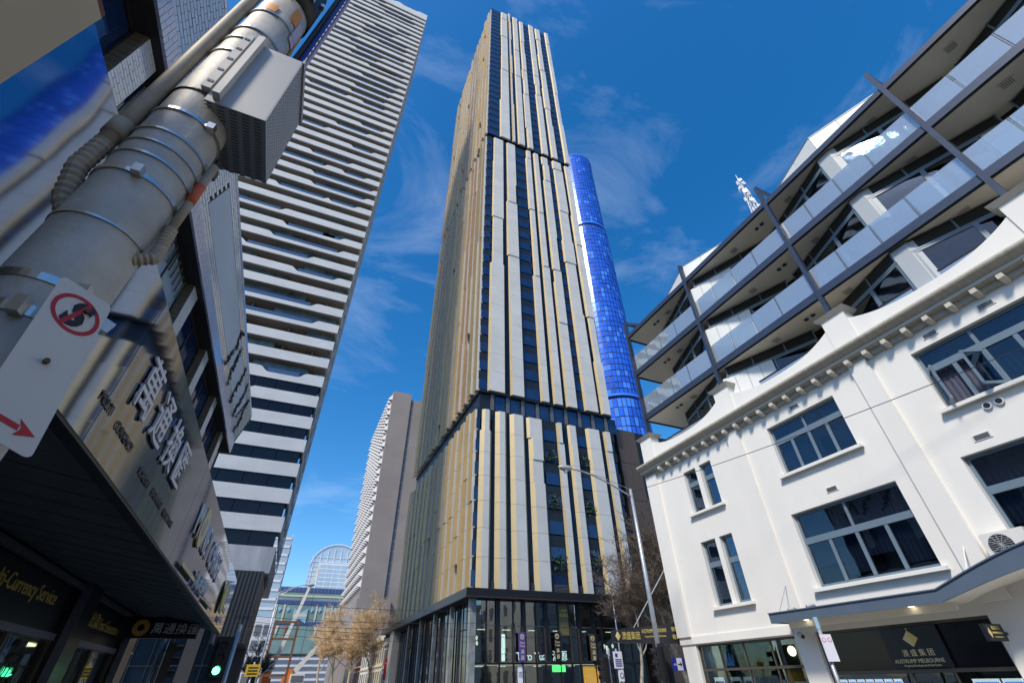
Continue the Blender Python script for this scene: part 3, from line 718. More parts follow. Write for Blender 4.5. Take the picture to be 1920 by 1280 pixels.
# planter greenery on the podium storeys
rnd = random.Random(5)
def leaves(mb, c, ext, n, size, rg):
    for _ in range(n):
        p = Vector((c[0] + rg.gauss(0, .5) * ext[0], c[1] + rg.gauss(0, .5) * ext[1], c[2] + rg.gauss(0, .5) * ext[2]))
        a = Vector((rg.uniform(-1, 1), rg.uniform(-1, 1), rg.uniform(-1, 1))).normalized() * size; b = a.cross(Vector((rg.uniform(-1, 1), rg.uniform(-1, 1), rg.uniform(-1, 1)))).normalized() * size * .6
        mb.face([p - a, p - b, p + a, p + b])
for x, z in ((27.7, 12.6), (27.7, 19.4), (27.7, 25.6), (32.8, 13.0), (32.8, 19.4), (32.8, 25.6)):
    g = MB(); leaves(g, (x, TY - .05, z), (.9, .25, .9), 130, .17, rnd); pl = g.build('planter_shrub', 'green_leaf'); tag(pl, '%s dark green shrub in the %s window column of the panelled skyscraper' % ({12: 'lowest', 13: 'lowest', 19: 'middle', 25: 'top'}[int(z)], 'wide' if x < 30 else 'narrow'), 'shrub', 'shrubs on the podium of the panelled skyscraper')
    tp = MB().box(x - .8, TY - .1, z - .75, x + .8, TY + .015, z - .45).build('planter_box', 'tower_black', CT)
# canopy and glazed ground storeys
MB().box(TX0 - .75, TY - .75, 8.55, TX1 + 1.2, TYB + 10, 9.4).build('canopy', 'podium_black', CT)
MB().box(TX0 - .78, TY - .7, 8.60, TX0 - .755, TYB + 10, 9.35).build('canopy_fascia', 'canopy_metal', CT)
MB().box(TX0 - .7, TY - .78, 8.56, TX1 + 1.15, TY - .755, 8.66).build('canopy_trim', 'canopy_metal', CT)
lou = MB()
for (a, b) in ((19.15, 19.55), (21.25, 21.65), (23.9, 24.35), (26.75, 28.7), (29.95, 30.55), (32.15, 33.5)):
    for k in range(6): lou.box(a, TY - .1, 9.5 + k * .13, b, TY - .02, 9.56 + k * .13)
lou.build('vent_louvre', 'mullion_dark', CT)
mat('stone_column', (.33, .35, .33), .5, var=.55, scale=1.6, detail=10, stretch=(1, 1, .6))
mat('podium_glass_dark', (.006, .007, .011), .05, spec=.6)
MB().box(TX0 - .1, TY - .1, 0, TX0 + .55, TY + .55, 8.54).build('corner_column', 'stone_column', CT)
for y in (56.5, 63.5, 70.5, 77.5): MB().box(TX0 - .05, y, 0, TX0 + .35, y + .5, 8.54).build('side_column', 'stone_column', CT)
MB().box(TX0 + .6, TY + .6, 0, TX0 + .64, TYB, 8.54).build('side_glazing', 'podium_glass_dark', CT)
sm = MB()
for i in range(24): y = TY + 1.2 + i * 1.45; sm.box(TX0 + .52, y, 0, TX0 + .598, y + .07, 8.54)
sm.build('side_mullion', 'mullion_dark', CT)
MB().box(TX0 - .5, TYB + .2, 0, TX0 + .6, TYB + 3.0, 8.54).build('stone_wall', 'cream_render', CT)
# front glazing: panes between black mullions, with a lit restaurant behind
glass('lobby_pane', (.42, .52, .52), .20, .01, wav=.08)
fx = [17.65, 18.9, 20.35, 21.9, 22.9, 24.5, 25.5, 27.2, 28.6, 29.6, 31.4, 32.6, 34.6, 36.4, 38.0]
for a, b in zip(fx, fx[1:]):
    for z0, z1 in ((.2, 2.95), (3.15, 6.2), (6.26, 8.5)): MB().box(a + .05, TY + .3, z0, b - .05, TY + .32, z1).build('lobby_pane', 'lobby_pane', CT)
for x in fx: MB().box(x - .06, TY + .2, 0, x + .06, TY + .42, 8.54).build('mullion', 'tower_black' if x > 18 else 'mullion_dark', CT)
for x in fx[2:10]: MB().box(x - .07, TY + .08, 3.1, x + .07, TY + .19, 6.1).build('mullion_cap', 'canopy_metal', CT)
MB().box(17.6, TY + .12, 2.96, 38, TY + .29, 3.14).build('transom', 'podium_black', CT)
MB().box(17.6, TY + .24, 6.2, 38, TY + .29, 6.26).build('transom', 'mullion_dark', CT)
for a, b in ((19.9, 20.35), (22.9, 23.3), (25.5, 25.9), (29.6, 30.0), (31.4, 31.8), (34.6, 35.2)): MB().box(a, TY + .1, 3.2, b, TY + .2, 8.5).build('dark_pier', 'tower_black', CT)
mat('restaurant_wall', (.17, .085, .05), .8, var=.5, scale=.5)
mat('restaurant_ceiling', (.22, .12, .07), .8)
MB().box(17.7, TY + 5, 3.1, 38, TY + 5.1, 6.1).build('restaurant_wall', 'restaurant_wall', CT)
MB().box(17.7, TY + .5, 6.0, 38, TY + 5, 6.1).build('restaurant_ceiling', 'restaurant_ceiling', CT)
MB().box(17.7, TY + 3.5, .0, 38, TY + 3.6, 3.0).build('shop_wall', 'interior_warm', CT)
MB().box(17.7, TY + 3, 6.2, 38, TY + 3.1, 8.5).build('upper_wall', 'dark_room', CT)
for x in (18.4, 21.2, 24.2, 27.2, 30.4, 34.0): MB().box(x, TY + 1.4, 5.93, x + .9, TY + 1.6, 5.99).build('ceiling_light', 'ceiling_lamp', CT)
for x in (18.2, 20.6, 24.6, 28.6, 33.2): MB().box(x, TY + 1.2, 2.84, x + .8, TY + 1.4, 2.9).build('shop_light', 'ceiling_lamp', CT)
# ------------------------------------------------------------ signs and fittings on the skyscraper's ground storeys
mat('sign_purple', (.10, .06, .28), .5)
mat('sign_green', (.02, .35, .06), .5, emit=(.1, 1, .2), estr=.9)
mat('food_photo', (.7, .25, .04), .5, col2=(.8, .6, .1), scale=9)
def plaque(x, z0, z1, w, m_, label):
    t = thing('vertical_sign', label, 'sign', (x, TY - .1, z0)); y = TY - .02
    MB().box(x - w / 2, y - .12, z0, x + w / 2, y + .0, z1).build('panel', m_, t)
    MB().tube([(x, y - .125, z1 - .38), (x, y - .13, z1 - .38)], .23, 20).build('round_emblem', 'pale_gold', t)
    e = MB()
    for k in range(3): e.box(x - .15, y - .14, z1 - .5 + k * .1, x + .15, y - .131, z1 - .46 + k * .1)
    e.box(x - .02, y - .142, z1 - .56, x + .02, y - .132, z1 - .2); e.build('emblem_lines', m_, t)
    text('lettering', 'Taro', .30, (x, y - .125, z1 - .98), (1, 0, 0), (0, 0, 1), 'pale_gold', t, .01, 'CENTER'); text('lettering', 'Yuan', .30, (x, y - .125, z1 - 1.25), (1, 0, 0), (0, 0, 1), 'pale_gold', t, .01, 'CENTER')
    text('lettering', '满', .40, (x, y - .125, z1 - 1.78), (1, 0, 0), (0, 0, 1), 'pale_gold', t, .01, 'CENTER'); text('lettering', '源', .40, (x, y - .125, z1 - 2.28), (1, 0, 0), (0, 0, 1), 'pale_gold', t, .01, 'CENTER')
plaque(22.7, 3.2, 5.65, .72, 'sign_purple', 'purple vertical restaurant sign with round gold emblem')
plaque(26.75, 3.2, 5.75, .62, 'tower_black', 'black vertical restaurant sign hanging between glazed bays')
plaque(31.1, 3.25, 5.6, .70, 'bronze_frame', 'brown vertical restaurant sign on the wider glazed bay')
nl = text('restaurant_lettering', 'Taro Yuan 满源', .98, (22.4, TY + .75, 3.35), (1, 0, 0), (0, 0, 1), 'neon_white', None, .04, sx=.92)
tag(nl, 'glowing white restaurant lettering inside the first floor glazing', 'lettering')
pw = thing('window_poster', 'tall gold printed poster inside the upper lobby glazing', 'poster', (28.2, TY + .28, 5.4))
mat('poster_olive', (.14, .13, .05), .5)
MB().box(27.35, TY + .27, 5.5, 28.5, TY + .285, 8.3).build('sheet', 'poster_olive', pw)
text('lettering', '一品地产', .34, (27.42, TY + .262, 7.65), (1, 0, 0), (0, 0, 1), 'gold_letter', pw, .008, sx=.8); text('lettering', '买卖租赁', .34, (27.42, TY + .262, 7.2), (1, 0, 0), (0, 0, 1), 'gold_letter', pw, .008, sx=.8)
rnd = random.Random(21)
lamps = MB()
for i, (x, y, z) in enumerate([(18.6, 52, 5.3), (19.0, 53, 4.9), (33.5, 51.2, 4.6), (34.6, 51.2, 4.65)]):
    l = thing('pendant_lamp', ['small warm pendant lamp in the corner bay, upper one', 'small warm pendant lamp in the corner bay, lower one', 'warm globe lamp behind dark glazing by the street lamp, first', 'warm globe lamp behind dark glazing by the street lamp, second'][i], 'lamp', (x, y, z))
    MB().tube([(x, y, z - .2), (x, y, z - .05), (x, y, z + .05), (x, y, z + .2)], [.05, .13, .13, .05], 12).build('globe', 'ceiling_lamp', l); MB().tube([(x, y, z + .2), (x, y, 6.0)], .012, 5).build('cord', 'black_plastic', l)
for x in (18.9, 21.0, 22.4):
    t = thing('dining_table', {18.9: 'small dining table with chair backs in the corner bay', 21.0: 'small dining table behind the second glazed bay', 22.4: 'small dining table by the purple sign'}[x], 'table', (x, TY + 1.2, 3.15))
    MB().box(x - .5, TY + .9, 3.85, x + .5, TY + 1.6, 3.9).build('tabletop', 'poster_white', t)
    for dx in (-.4, .4): MB().box(x + dx - .03, TY + 1.2, 3.15, x + dx + .03, TY + 1.26, 3.85).build('leg', 'mullion_dark', t)
    for dx in (-.75, .75):
        c = MB(); c.box(x + dx - .18, TY + 1.0, 3.55, x + dx + .18, TY + 1.35, 3.6)
        for q in (-.16, 0, .16): c.box(x + dx + q - .015, TY + 1.34, 3.6, x + dx + q + .015, TY + 1.37, 4.0)
        c.box(x + dx - .18, TY + 1.34, 4.0, x + dx + .18, TY + 1.37, 4.06); c.build('chair_back', 'poster_white', t)
MB().box(21.1, TY + 1.5, 3.3, 21.5, TY + 1.55, 5.6).build('glow_panel', 'neon_white', CT)
for n_, (x0, x1, m_, lab) in enumerate([(22.3, 23.0, 'poster_white', 'white shop banner with a green character beside the lift lobby'), (26.2, 27.7, 'sign_green', 'glowing green sign over the entrance'), (29.8, 31.7, 'food_photo', 'orange food photograph panel in the shop window'), (32.1, 32.8, 'poster_white', 'white shop banner with a green character beside the food photograph')]):
    b = thing('shop_banner', lab, 'sign', (x0, TY + .2, 1.0)); z1 = 2.85 if n_ != 1 else 2.9; z0 = 1.2 if n_ != 1 else 2.35
    MB().box(x0, TY + .22, z0, x1, TY + .26, z1).build('panel', m_, b)
    if n_ in (0, 3): text('lettering', '观' if n_ == 0 else '巨', .55, ((x0 + x1) / 2, TY + .212, 1.95), (1, 0, 0), (0, 0, 1), 'poster_green', b, .006, 'CENTER')
# ------------------------------------------------------------ blue glass cylinder tower
mat('blue_glass', (.035, .16, .80), .16, metal=.12, var=.35, scale=.12, spec=.35)
mat('blue_glass_pale', (.075, .26, .88), .14, metal=.12, spec=.35)
mat('blue_joint', (.01, .03, .16), .5)
BT = thing('blue_glass_tower', 'round blue glass skyscraper behind the panelled one', 'skyscraper', (126, 158, 0))
bx_, by_ = 126.5, 158.0
rnd = random.Random(4); bp = []
def ring(z0, z1, r, nz, nr=44):
    h = (z1 - z0) / nz
    for k in range(nz):
        for j in range(nr):
            a0 = math.pi + (2 * math.pi) * (j - nr * .3) / (nr * 1.0); a1 = a0 + 2 * math.pi / nr
            mid = (a0 + a1) / 2
            if math.cos(mid) * -bx_ + math.sin(mid) * -by_ < -.25 * math.hypot(bx_, by_): continue
            g = .012; rr = r + (.16 if rnd.random() < .5 else 0)
            if rnd.random() < .3: ho = h * .5
            else: ho = h
            p = MB(); P = lambda a, z, q=rr: (bx_ + q * math.cos(a), by_ + q * math.sin(a), z)
            p.face([P(a0 + g, z0 + k * h + .2), P(a1 - g, z0 + k * h + .2), P(a1 - g, z0 + (k + 1) * h - .2), P(a0 + g, z0 + (k + 1) * h - .2)], 1 if rnd.random() < (.10 if z0 > 200 else (.16 if z0 > 50 else .45)) else 0)
            bp.append(p)
    MB().tube([(bx_, by_, z0), (bx_, by_, z1)], r - .2, 44).build('drum', 'blue_joint', BT)
ring(237, 318, 13.4, 24); ring(108, 233, 14.2, 36); ring(0, 106, 14.6, 22)
pieces('glass_panel', bp, ['blue_glass', 'blue_glass_pale'], BT, 300)
for z in (233, 106): MB().tube([(bx_, by_, z), (bx_, by_, z + 3)], 13.2, 40).build('recess_ring', 'blue_joint', BT)
for z, r in ((317.5, 13.8), (236.2, 14.0), (107.4, 14.9)): MB().tube([(bx_, by_, z), (bx_, by_, z + 1)], r, 44).build('rim', 'blue_glass_pale', BT)
# ------------------------------------------------------------ brown granite block beside the skyscraper
mat('brown_granite', (.105, .075, .058), .6, var=.55, scale=9, bump=.3, bscale=14, detail=10)
GB = thing('granite_block', 'brown granite clad block beside the panelled skyscraper', 'building', (43, 55, 0))
rnd = random.Random(9)
MB().box(40.2, 51.05, 0, 52, 64, 32.3).build('core', 'podium_black', GB)
for k in range(6):
    for j in range(2): MB().box(40.0 + j * 1.75, 51.0, k * 5.4 + .03, 40.0 + j * 1.75 + 1.72, 51.049, min(32.4, k * 5.4 + 5.37)).build('stone_panel', 'brown_granite', GB)
    for j in range(4): MB().box(40.15, 51.06 + j * 3.2, k * 5.4 + .03, 40.199, 51.06 + j * 3.2 + 3.17, min(32.4, k * 5.4 + 5.37)).build('stone_panel', 'brown_granite', GB)
MB().box(43.52, 51.0, 0, 52, 51.049, 22).build('stone_panel', 'brown_granite', GB)
# ------------------------------------------------------------ grey tower with spiked balconies down the street
mat('mauve_concrete', (.30, .265, .245), .85, var=.18, scale=.12, detail=4)
mat('spike_pale', (.60, .60, .60), .6, var=.1)
mat('grey_window', (.16, .17, .20), .15, spec=.6)
GT = thing('grey_spiked_tower', 'mauve grey concrete tower with rows of spiky balconies down the street', 'tower', (28, 165, 0))
gx, gy0, gy1, gz = 17.9, 150.0, 196.0, 89.5
MB().box(gx, gy0, 0, gx + 6.9, gy1, gz).build('wall', 'mauve_concrete', GT); MB().box(gx + 6.901, gy0 + .6, 0, 46, gy1, gz - 2).build('rear_wall', 'mauve_concrete', GT)
for k in range(21): MB().box(gx + 6.92, gy0 + .52, 22 + k * 3.1, gx + 8.0, gy0 + .58, 24.6 + k * 3.1).build('window_pane', 'grey_window', GT)
sp = []; 
for k in range(21):
    z = 24 + k * 3.1
    for j in range(17):
        y = gy0 + .3 + j * 2.7 + (1.35 if k % 2 else 0)
        if y + 2.6 > gy1: continue
        p = MB(); p.face([(gx - .02, y, z), (gx - .02, y + 2.6, z), (gx - 1.5, y + 1.3, z + .5)]); p.face([(gx - .02, y, z), (gx - 1.5, y + 1.3, z + .5), (gx - .02, y + .2, z + 2.2)], 1)
        p.face([(gx - .02, y + 2.6, z), (gx - .02, y + 2.4, z + 2.2), (gx - 1.5, y + 1.3, z + .5)]); p.face([(gx - .02, y + .2, z + 2.2), (gx - 1.5, y + 1.3, z + .5), (gx - .02, y + 2.4, z + 2.2)], 1)
        sp.append(p)
pieces('balcony_spike', sp, ['mauve_concrete', 'spike_pale'], GT, 120)
MB().box(gx - .6, gy0 - .8, 0, gx + 9, gy1 + 8, 21).build('base', 'mauve_concrete', GT)
# ------------------------------------------------------------ far end of the street
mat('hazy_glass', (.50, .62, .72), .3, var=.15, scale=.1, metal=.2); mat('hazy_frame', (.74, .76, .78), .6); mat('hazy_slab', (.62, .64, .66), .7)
DM = thing('domed_skyscraper', 'pale glass skyscraper with a rounded domed top far down the street', 'skyscraper', (30, 510, 0))
pts = [(9.5, 0), (50, 0), (50, 93)]
arc = [(9.5 + 40.5 * (1 - t), 92 + 21 * math.sin(math.pi * min(1, .12 + (1 - t) * .98)) ** .7 * (1 if t < 1 else 1)) for t in [i / 20 for i in range(21)]]
arc = [(50 - 40.5 * i / 20, 90 + 22 * math.sqrt(max(0, 1 - ((i / 20 - .42) / .585) ** 2))) for i in range(21)]
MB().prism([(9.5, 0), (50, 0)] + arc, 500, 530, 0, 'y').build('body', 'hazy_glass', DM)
for x0, z0, x1, z1 in ((18, 60, 50, 94), ):
    MB().box(x0, 494, z0, x1, 499.9, z1).build('front_bay', 'hazy_frame', DM)
    for i in range(9):
        for j in range(5): MB().box(x0 + .8 + j * 6.3, 493.9, z0 + 1 + i * 3.6, x0 + 6.5 + j * 6.3, 493.99, z0 + 3.7 + i * 3.6).build('window_pane', 'hazy_glass', DM)
rib = MB()
for i in range(20):
    (a, b), (c, d) = arc[i], arc[i + 1]; rib.beam((a, 499.6, b), (c, 499.6, d), .8, .8)
for i in range(6): rib.beam((12 + i * 6, 499.7, 60), (12 + i * 6, 499.7, 90 + 18 * math.sqrt(max(0, 1 - (((50 - 12 - i * 6) / 40.5 - .42) / .585) ** 2))), .5, .5)
for i in range(11): rib.beam((9.6, 499.75, 60 + i * 4), (50, 499.75, 60 + i * 4), .4, .4)
rib.build('rib', 'hazy_frame', DM)
mat('mural_teal', (.22, .36, .34), .7, var=.35, scale=.08); mat('mural_navy', (.07, .10, .28), .6, var=.3, scale=.3); mat('mural_cream', (.62, .58, .45), .7); mat('mural_rust', (.40, .14, .08), .7); mat('mural_sky', (.30, .50, .62), .6)
BB = thing('painted_bridge_building', 'teal and navy patterned building bridging the end of the street', 'building', (10, 305, 0))
MB().box(-9, 300, 15, 34, 330, 45).build('body', 'mural_teal', BB); MB().box(-9, 305, 0, -4, 330, 15).build('leg', 'mural_teal', BB); MB().box(30, 305, 0, 34, 330, 15).build('leg', 'mural_teal', BB)
for z0, z1, m_ in ((42.6, 44.6, 'mural_navy'), (36.8, 38.6, 'mural_navy'), (27.5, 28.8, 'mural_navy'), (40.3, 41.2, 'mural_cream')): MB().box(-8.9, 299.8, z0, 33.9, 299.95, z1).build('painted_band', m_, BB)
for i in range(22): MB().box(-8 + i * 1.9, 299.7, 42.7, -7.9 + i * 1.9, 299.79, 44.5).build('window_bar', 'mural_sky', BB)
for i, x in enumerate((-6.2, -2.2, 14.0, 18.2, 21.9, 25.6)): MB().box(x, 299.7, 29, x + .9, 299.79, 36.6).build('pilaster', 'mural_cream', BB)
for i, x in enumerate((-4, .2, 12, 16, 20, 24)):
    MB().prism([(x - 1.1, 34.5), (x, 33.1), (x + 1.1, 34.5), (x, 35.9)], 299.6, 299.78, 0, 'y').build('diamond_motif', 'mural_sky', BB)
for i, x in enumerate((-3, 1, 16, 20)): MB().prism([(x - .9, 26.8), (x, 22), (x + .9, 26.8)], 299.6, 299.78, 0, 'y').build('triangle_motif', 'mural_rust' if i % 2 else 'mural_cream', BB)
MB().prism([(3.2, 28), (6.7, 30), (10.2, 28), (10.2, 35), (6.7, 33), (3.2, 35)], 299.5, 299.78, 0, 'y').build('star_motif', 'mural_sky', BB); MB().prism([(3.2, 31), (10.2, 31), (10.2, 32.4), (3.2, 32.4)], 299.4, 299.49, 0, 'y').build('star_bar', 'mural_cream', BB)
MB().tube([(7, 302, 45), (7, 302, 49)], .12, 6).build('aerial', 'galvanised', BB)
GL = thing('pale_glass_block', 'pale glass office block beyond the concrete tower', 'building', (-12, 250, 0))
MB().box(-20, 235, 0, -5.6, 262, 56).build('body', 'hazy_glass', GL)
for i in range(16):
    MB().box(-20.1, 234.8, 3 + i * 3.4, -5.5, 234.95, 3.9 + i * 3.4).build('floor_band', 'hazy_frame', GL); MB().box(-5.55, 235, 3 + i * 3.4, -5.35, 262, 3.9 + i * 3.4).build('floor_band', 'hazy_frame', GL)
for i in range(9): MB().box(-5.5, 235 + i * 3.2, 0, -5.3, 235.25 + i * 3.2, 56.3).build('mullion', 'hazy_frame', GL)
LB = thing('white_site_block', 'white low block behind steel site frames down the street', 'building', (-3, 160, 0))
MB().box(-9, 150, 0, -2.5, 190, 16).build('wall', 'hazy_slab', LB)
for k in range(4):
    for j in range(3): MB().box(-8.6 + j * 2, 149.8, 2 + k * 3.4, -7.2 + j * 2, 149.95, 4.2 + k * 3.4).build('window', 'grey_window', LB)
# cranes
def crane(name, label, base, tip, y, col='white_enamel'):
    t = thing('mobile_crane', label, 'crane', (base[0], y, 0)); b, e = Vector((base[0], y, base[1])), Vector((tip[0], y, tip[1])); d = e - b
    for k, w in enumerate((1.15, .95, .75)): MB().beam(b + d * (k / 3), b + d * ((k + 1) / 3 + (.02 if k < 2 else 0)), w, w).build('boom_section', col, t)
    MB().box(base[0] - 1.6, y - 3, .9, base[0] + 1.2, y + 4, base[1]).build('carrier', 'orange_paint', t); MB().box(base[0] - 1.2, y - 2.5, base[1], base[0] + .6, y + .5, base[1] + 1.6).build('cab', 'orange_paint', t)
    MB().tube([e, (e.x + .2, e.y, 8)], .05, 4).build('hoist_rope', 'wire_black', t)
    for yy in (y - 2, y + 2.5): MB().tube([(base[0] - 1.6, yy, .55), (base[0] + 1.2, yy, .55)], .55, 14).build('wheel', 'black_plastic', t)
crane('a', 'long telescopic crane boom in front of the domed skyscraper', (-1.0, 3.6), (6.7, 34.6), 180)
crane('b', 'short steep crane boom behind the bare golden trees', (4.2, 3.4), (10.7, 11.4), 150)
sfm = thing('steel_site_frame', 'rust brown steel site frame beside the crane', 'frame', (-1, 140, 0))
mat('rust_steel', (.22, .10, .05), .8, var=.4, scale=2)
for x in (-2.2, 3.0): MB().box(x, 139.8, 0, x + .5, 140.3, 14.5).build('upright', 'rust_steel', sfm)
for z in (3.5, 7, 10.5, 14): MB().box(-1.7, 139.85, z, 3.0, 140.2, z + .45).build('cross_beam', 'rust_steel', sfm)
# truck at the kerb under the trees
tk = thing('site_truck', 'white and orange site truck parked down the street', 'truck', (5, 120, 0))
MB().box(3.6, 118, .9, 6.0, 124, 1.4).build('chassis', 'black_plastic', tk); MB().box(3.5, 117.5, 1.4, 6.1, 119.8, 3.6).build('cab', 'white_enamel', tk); MB().box(3.5, 119.9, 1.4, 6.1, 124.5, 3.3).build('tray', 'orange_paint', tk)
MB().box(3.7, 117.42, 2.3, 5.9, 117.49, 3.3).build('windscreen', 'grey_window', tk)
for xx in (3.7, 5.9):
    for yy in (118.6, 123.0): MB().tube([(xx - .15, yy, .5), (xx + .15, yy, .5)], .5, 14).build('wheel', 'black_plastic', tk)
# Victorian row along the right-hand pavement
mat('stucco_cream', (.62, .54, .40), .85, var=.15, scale=1); mat('stucco_white', (.72, .70, .64), .85, var=.1, scale=1); mat('stucco_grey', (.40, .37, .33), .85, var=.2, scale=1); mat('brick_red', (.25, .09, .05), .85, var=.3, scale=4)
row = [(89.5, 96, 7.7, 'stucco_grey', 'grey stucco Victorian house with moulded cornice, next to the skyscraper podium'), (96, 111, 8.6, 'stucco_cream', 'long cream stucco Victorian terrace with arched windows'), (111, 121, 8.2, 'stucco_white', 'white Victorian terrace behind the golden trees'), (121, 131, 9.6, 'brick_red', 'red brick terrace at the far end of the Victorian row')]
for y0, y1, h, m_, lab in row:
    t = thing('terrace_house', lab, 'house', (20, (y0 + y1) / 2, 0))
    MB().box(17.3, y0 + .05, 0, 28, y1 - .05, h - .7).build('wall', m_, t)
    MB().box(16.95, y0, h - .7, 28, y1, h - .25).build('cornice', 'stucco_cream' if m_ != 'stucco_grey' else 'stucco_grey', t); MB().box(17.15, y0 + .1, h - .25, 27, y1 - .1, h + .35).build('parapet', m_, t)
    MB().box(17.1, y0 + .06, h * .48, 17.299, y1 - .06, h * .48 + .25).build('string_course', 'stucco_cream', t)
    n = max(2, int((y1 - y0) / 2.1))
    for k in range(n):
        y = y0 + (y1 - y0) * (k + .5) / n
        for z0, z1 in ((h * .55, h - 1.3), (1.0, h * .40)):
            w = MB().box(17.22, y - .48, z0, 17.298, y + .48, z1).build('window', 'mullion_dark', t)
            MB().box(17.14, y - .62, z1, 17.297, y + .62, z1 + .14).build('hood', 'stucco_cream', t)
    for k in range(n + 1): y = y0 + .2 + (y1 - y0 - .4) * k / n; MB().box(17.18, y - .12, .0, 17.296, y + .12, h - .72).build('pilaster', m_, t)
fs = thing('facade_sign', 'red upright sign on the terrace beside the skyscraper podium', 'sign', (16.8, 88.5, 2)); MB().box(16.2, 88.6, 2.2, 17.25, 88.75, 5.0).build('panel', 'sign_red', fs); text('lettering', 'Parlour', .28, (16.26, 88.59, 4.2), (1, 0, 0), (0, 0, 1), 'white_letter', fs, .01, sx=.8)
MB().box(17.25, 88.62, 3.4, 17.3, 88.7, 3.8).build('bracket', 'black_plastic', fs)

ST = thing('street_end_block', 'pale low office block closing the street below the patterned building', 'building', (5, 430, 0))
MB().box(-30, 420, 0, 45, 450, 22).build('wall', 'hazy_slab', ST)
for k in range(5): MB().box(-29, 419.7, 2.5 + k * 4, 44, 419.95, 4.7 + k * 4).build('window_band', 'grey_window', ST)
# ------------------------------------------------------------ plain unseen blocks, added only for the glass to reflect
mat('block_render', (.50, .48, .44), .85, var=.15, scale=.3); mat('block_brick', (.22, .14, .10), .85, var=.2, scale=.5)
for i, (x0, x1, y0, y1, h, m_, lab) in enumerate([(16.2, 40, -34, -9.6, 15, 'stucco_white', 'unseen white block added for reflections, adjoining the white corner building'), (16.2, 45, -75, -34.5, 24, 'block_brick', 'unseen brown block added for reflections, further back on the white building side'), (-30, -4.6, -30, .3, 6.4, 'block_render', 'unseen beige block added for reflections behind the cream awning'), (-34, -5.2, -75, -30.5, 18, 'block_brick', 'unseen brown block added for reflections behind the beige block'), (-40, 60, -140, -110, 26, 'block_render', 'unseen wide beige block added for reflections behind the photographer'), (-150, -80, 0, 60, 34, 'block_render', 'unseen wide beige block added for reflections at the left side street end'), (40, 75, -9, 18, 17, 'block_render', 'unseen beige block added on the side street behind the white corner building')]):
    t = thing('reflection_block', lab, 'building', ((x0 + x1) / 2, (y0 + y1) / 2, 0)); MB().box(x0, y0, 0, x1, y1, h).build('wall', m_, t)
    MB().box(x0 - .3, y0 - .3, h, x1 + .3, y1 + .3, h + .6).build('cornice', 'stucco_cream', t)
    xs = x0 if x0 > 0 else x1; sg = -1 if x0 > 0 else 1
    for k in range(int(h / 3.6)):
        for j in range(int((y1 - y0) / 4)): y = y0 + 2 + j * 4; MB().box(xs + sg * .01, y - .8, 1.2 + k * 3.6, xs + sg * .06, y + .8, 3.2 + k * 3.6).build('window', 'grey_window', t)
        for j in range(int((x1 - x0) / 4)): x = x0 + 2 + j * 4; MB().box(x - .8, y1 + .01, 1.2 + k * 3.6, x + .8, y1 + .06, 3.2 + k * 3.6).build('window', 'grey_window', t)
# ------------------------------------------------------------ glazed brick corner building on the near left
mat('glazed_brick', (.82, .84, .86), .18, var=.14, scale=2.2, spec=.8, coat=1.0)
mat('glazed_brick_sky_tint', (.52, .60, .82), .2, var=.16, scale=2.2, spec=.8, coat=1.0)  # same glazed brick, with the blue sky reflection painted into its colour
mat('brown_brick', (.20, .17, .11), .5, var=.25, scale=4)
mat('mortar_dark', (.035, .035, .04), .9)
mat('painted_panel', (.70, .75, .80), .7, var=.12, scale=1.2, bump=.15, bscale=10, stretch=(1, .3, 1))
mat('window_black', (.012, .012, .012), .5)
mat('frosted_pane', (.34, .44, .50), .5, var=.25, scale=14)
mat('ivy_leaf', (.03, .055, .02), .7, var=.5, scale=10)
mat('cream_sheet', (.56, .46, .28), .5, var=.10, scale=1.2)
mat('mirror_steel', (.21, .26, .36), .045, metal=1.0, scale=.8, bump=-.10, bscale=.9, stretch=(1, .5, 1.6))
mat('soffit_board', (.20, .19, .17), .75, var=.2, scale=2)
mat('black_tile', (.015, .016, .02), .25, var=.2, scale=3)
mat('column_tile', (.14, .15, .22), .35, var=.15, scale=5)
mat('blind_beige', (.36, .29, .17), .8, var=.2, scale=2, stretch=(1, 6, .2))
BB2 = thing('glazed_brick_building', 'corner building of pale glazed brick above the money exchange awning', 'building', (-10, 10, 0))
BXW, BXO = -4.2, -4.02
Y0, Y1 = .4, 22.6
b = MB(); b.box(-20, Y0, 4.0, BXW - .5, Y1, 11.85); b.box(BXW - .5, Y0, 4.0, BXW - .06, Y1, 7.2); b.box(BXW - .499, Y0, 10.052, BXO - .05, Y1, 11.85)
b.build('body', 'mortar_dark', BB2)
MB().box(BXW - .06, Y0, 4.0, BXW - .002, Y1, 7.2).build('apron_wall', 'glazed_brick', BB2)
bricks = []; rnd = random.Random(2)
def brick(o, u, v, n, du, dv, th, m_=0):
    """one brick: corner o, along u and v, standing th proud along n"""
    o, u, v, n = Vector(o), Vector(u), Vector(v), Vector(n); th += rnd.uniform(-.002, .002)
    a, b_, c = u * du, v * dv, n * th; p = MB(); p.hexa([o, o + a, o + a + b_, o + b_, o + c, o + a + c, o + a + b_ + c, o + b_ + c], m_); bricks.append(p)
piers = [4.85 + 3.1 * k for k in range(6)]
for y in piers:
    MB().box(BXW - .35, y, 7.2, BXW - .02, y + .52, 10.05).build('pier', 'mortar_dark', BB2)
    for r in range(19):
        z = 8.60 + r * .0765; sh = .12 if r % 2 else 0
        for yy, L_ in ((y, .235 if not sh else .115), (y + (.245 if not sh else .125), .235), (y + (.49 if not sh else .37), .03 if not sh else .15)): brick((BXW - .02, yy, z), (0, 1, 0), (0, 0, 1), (1, 0, 0), L_, .066, .012)
        if r % 2 == 0: brick((BXW - .33, y - .005, z), (1, 0, 0), (0, 0, 1), (0, -1, 0), .30, .142, .012, 2)
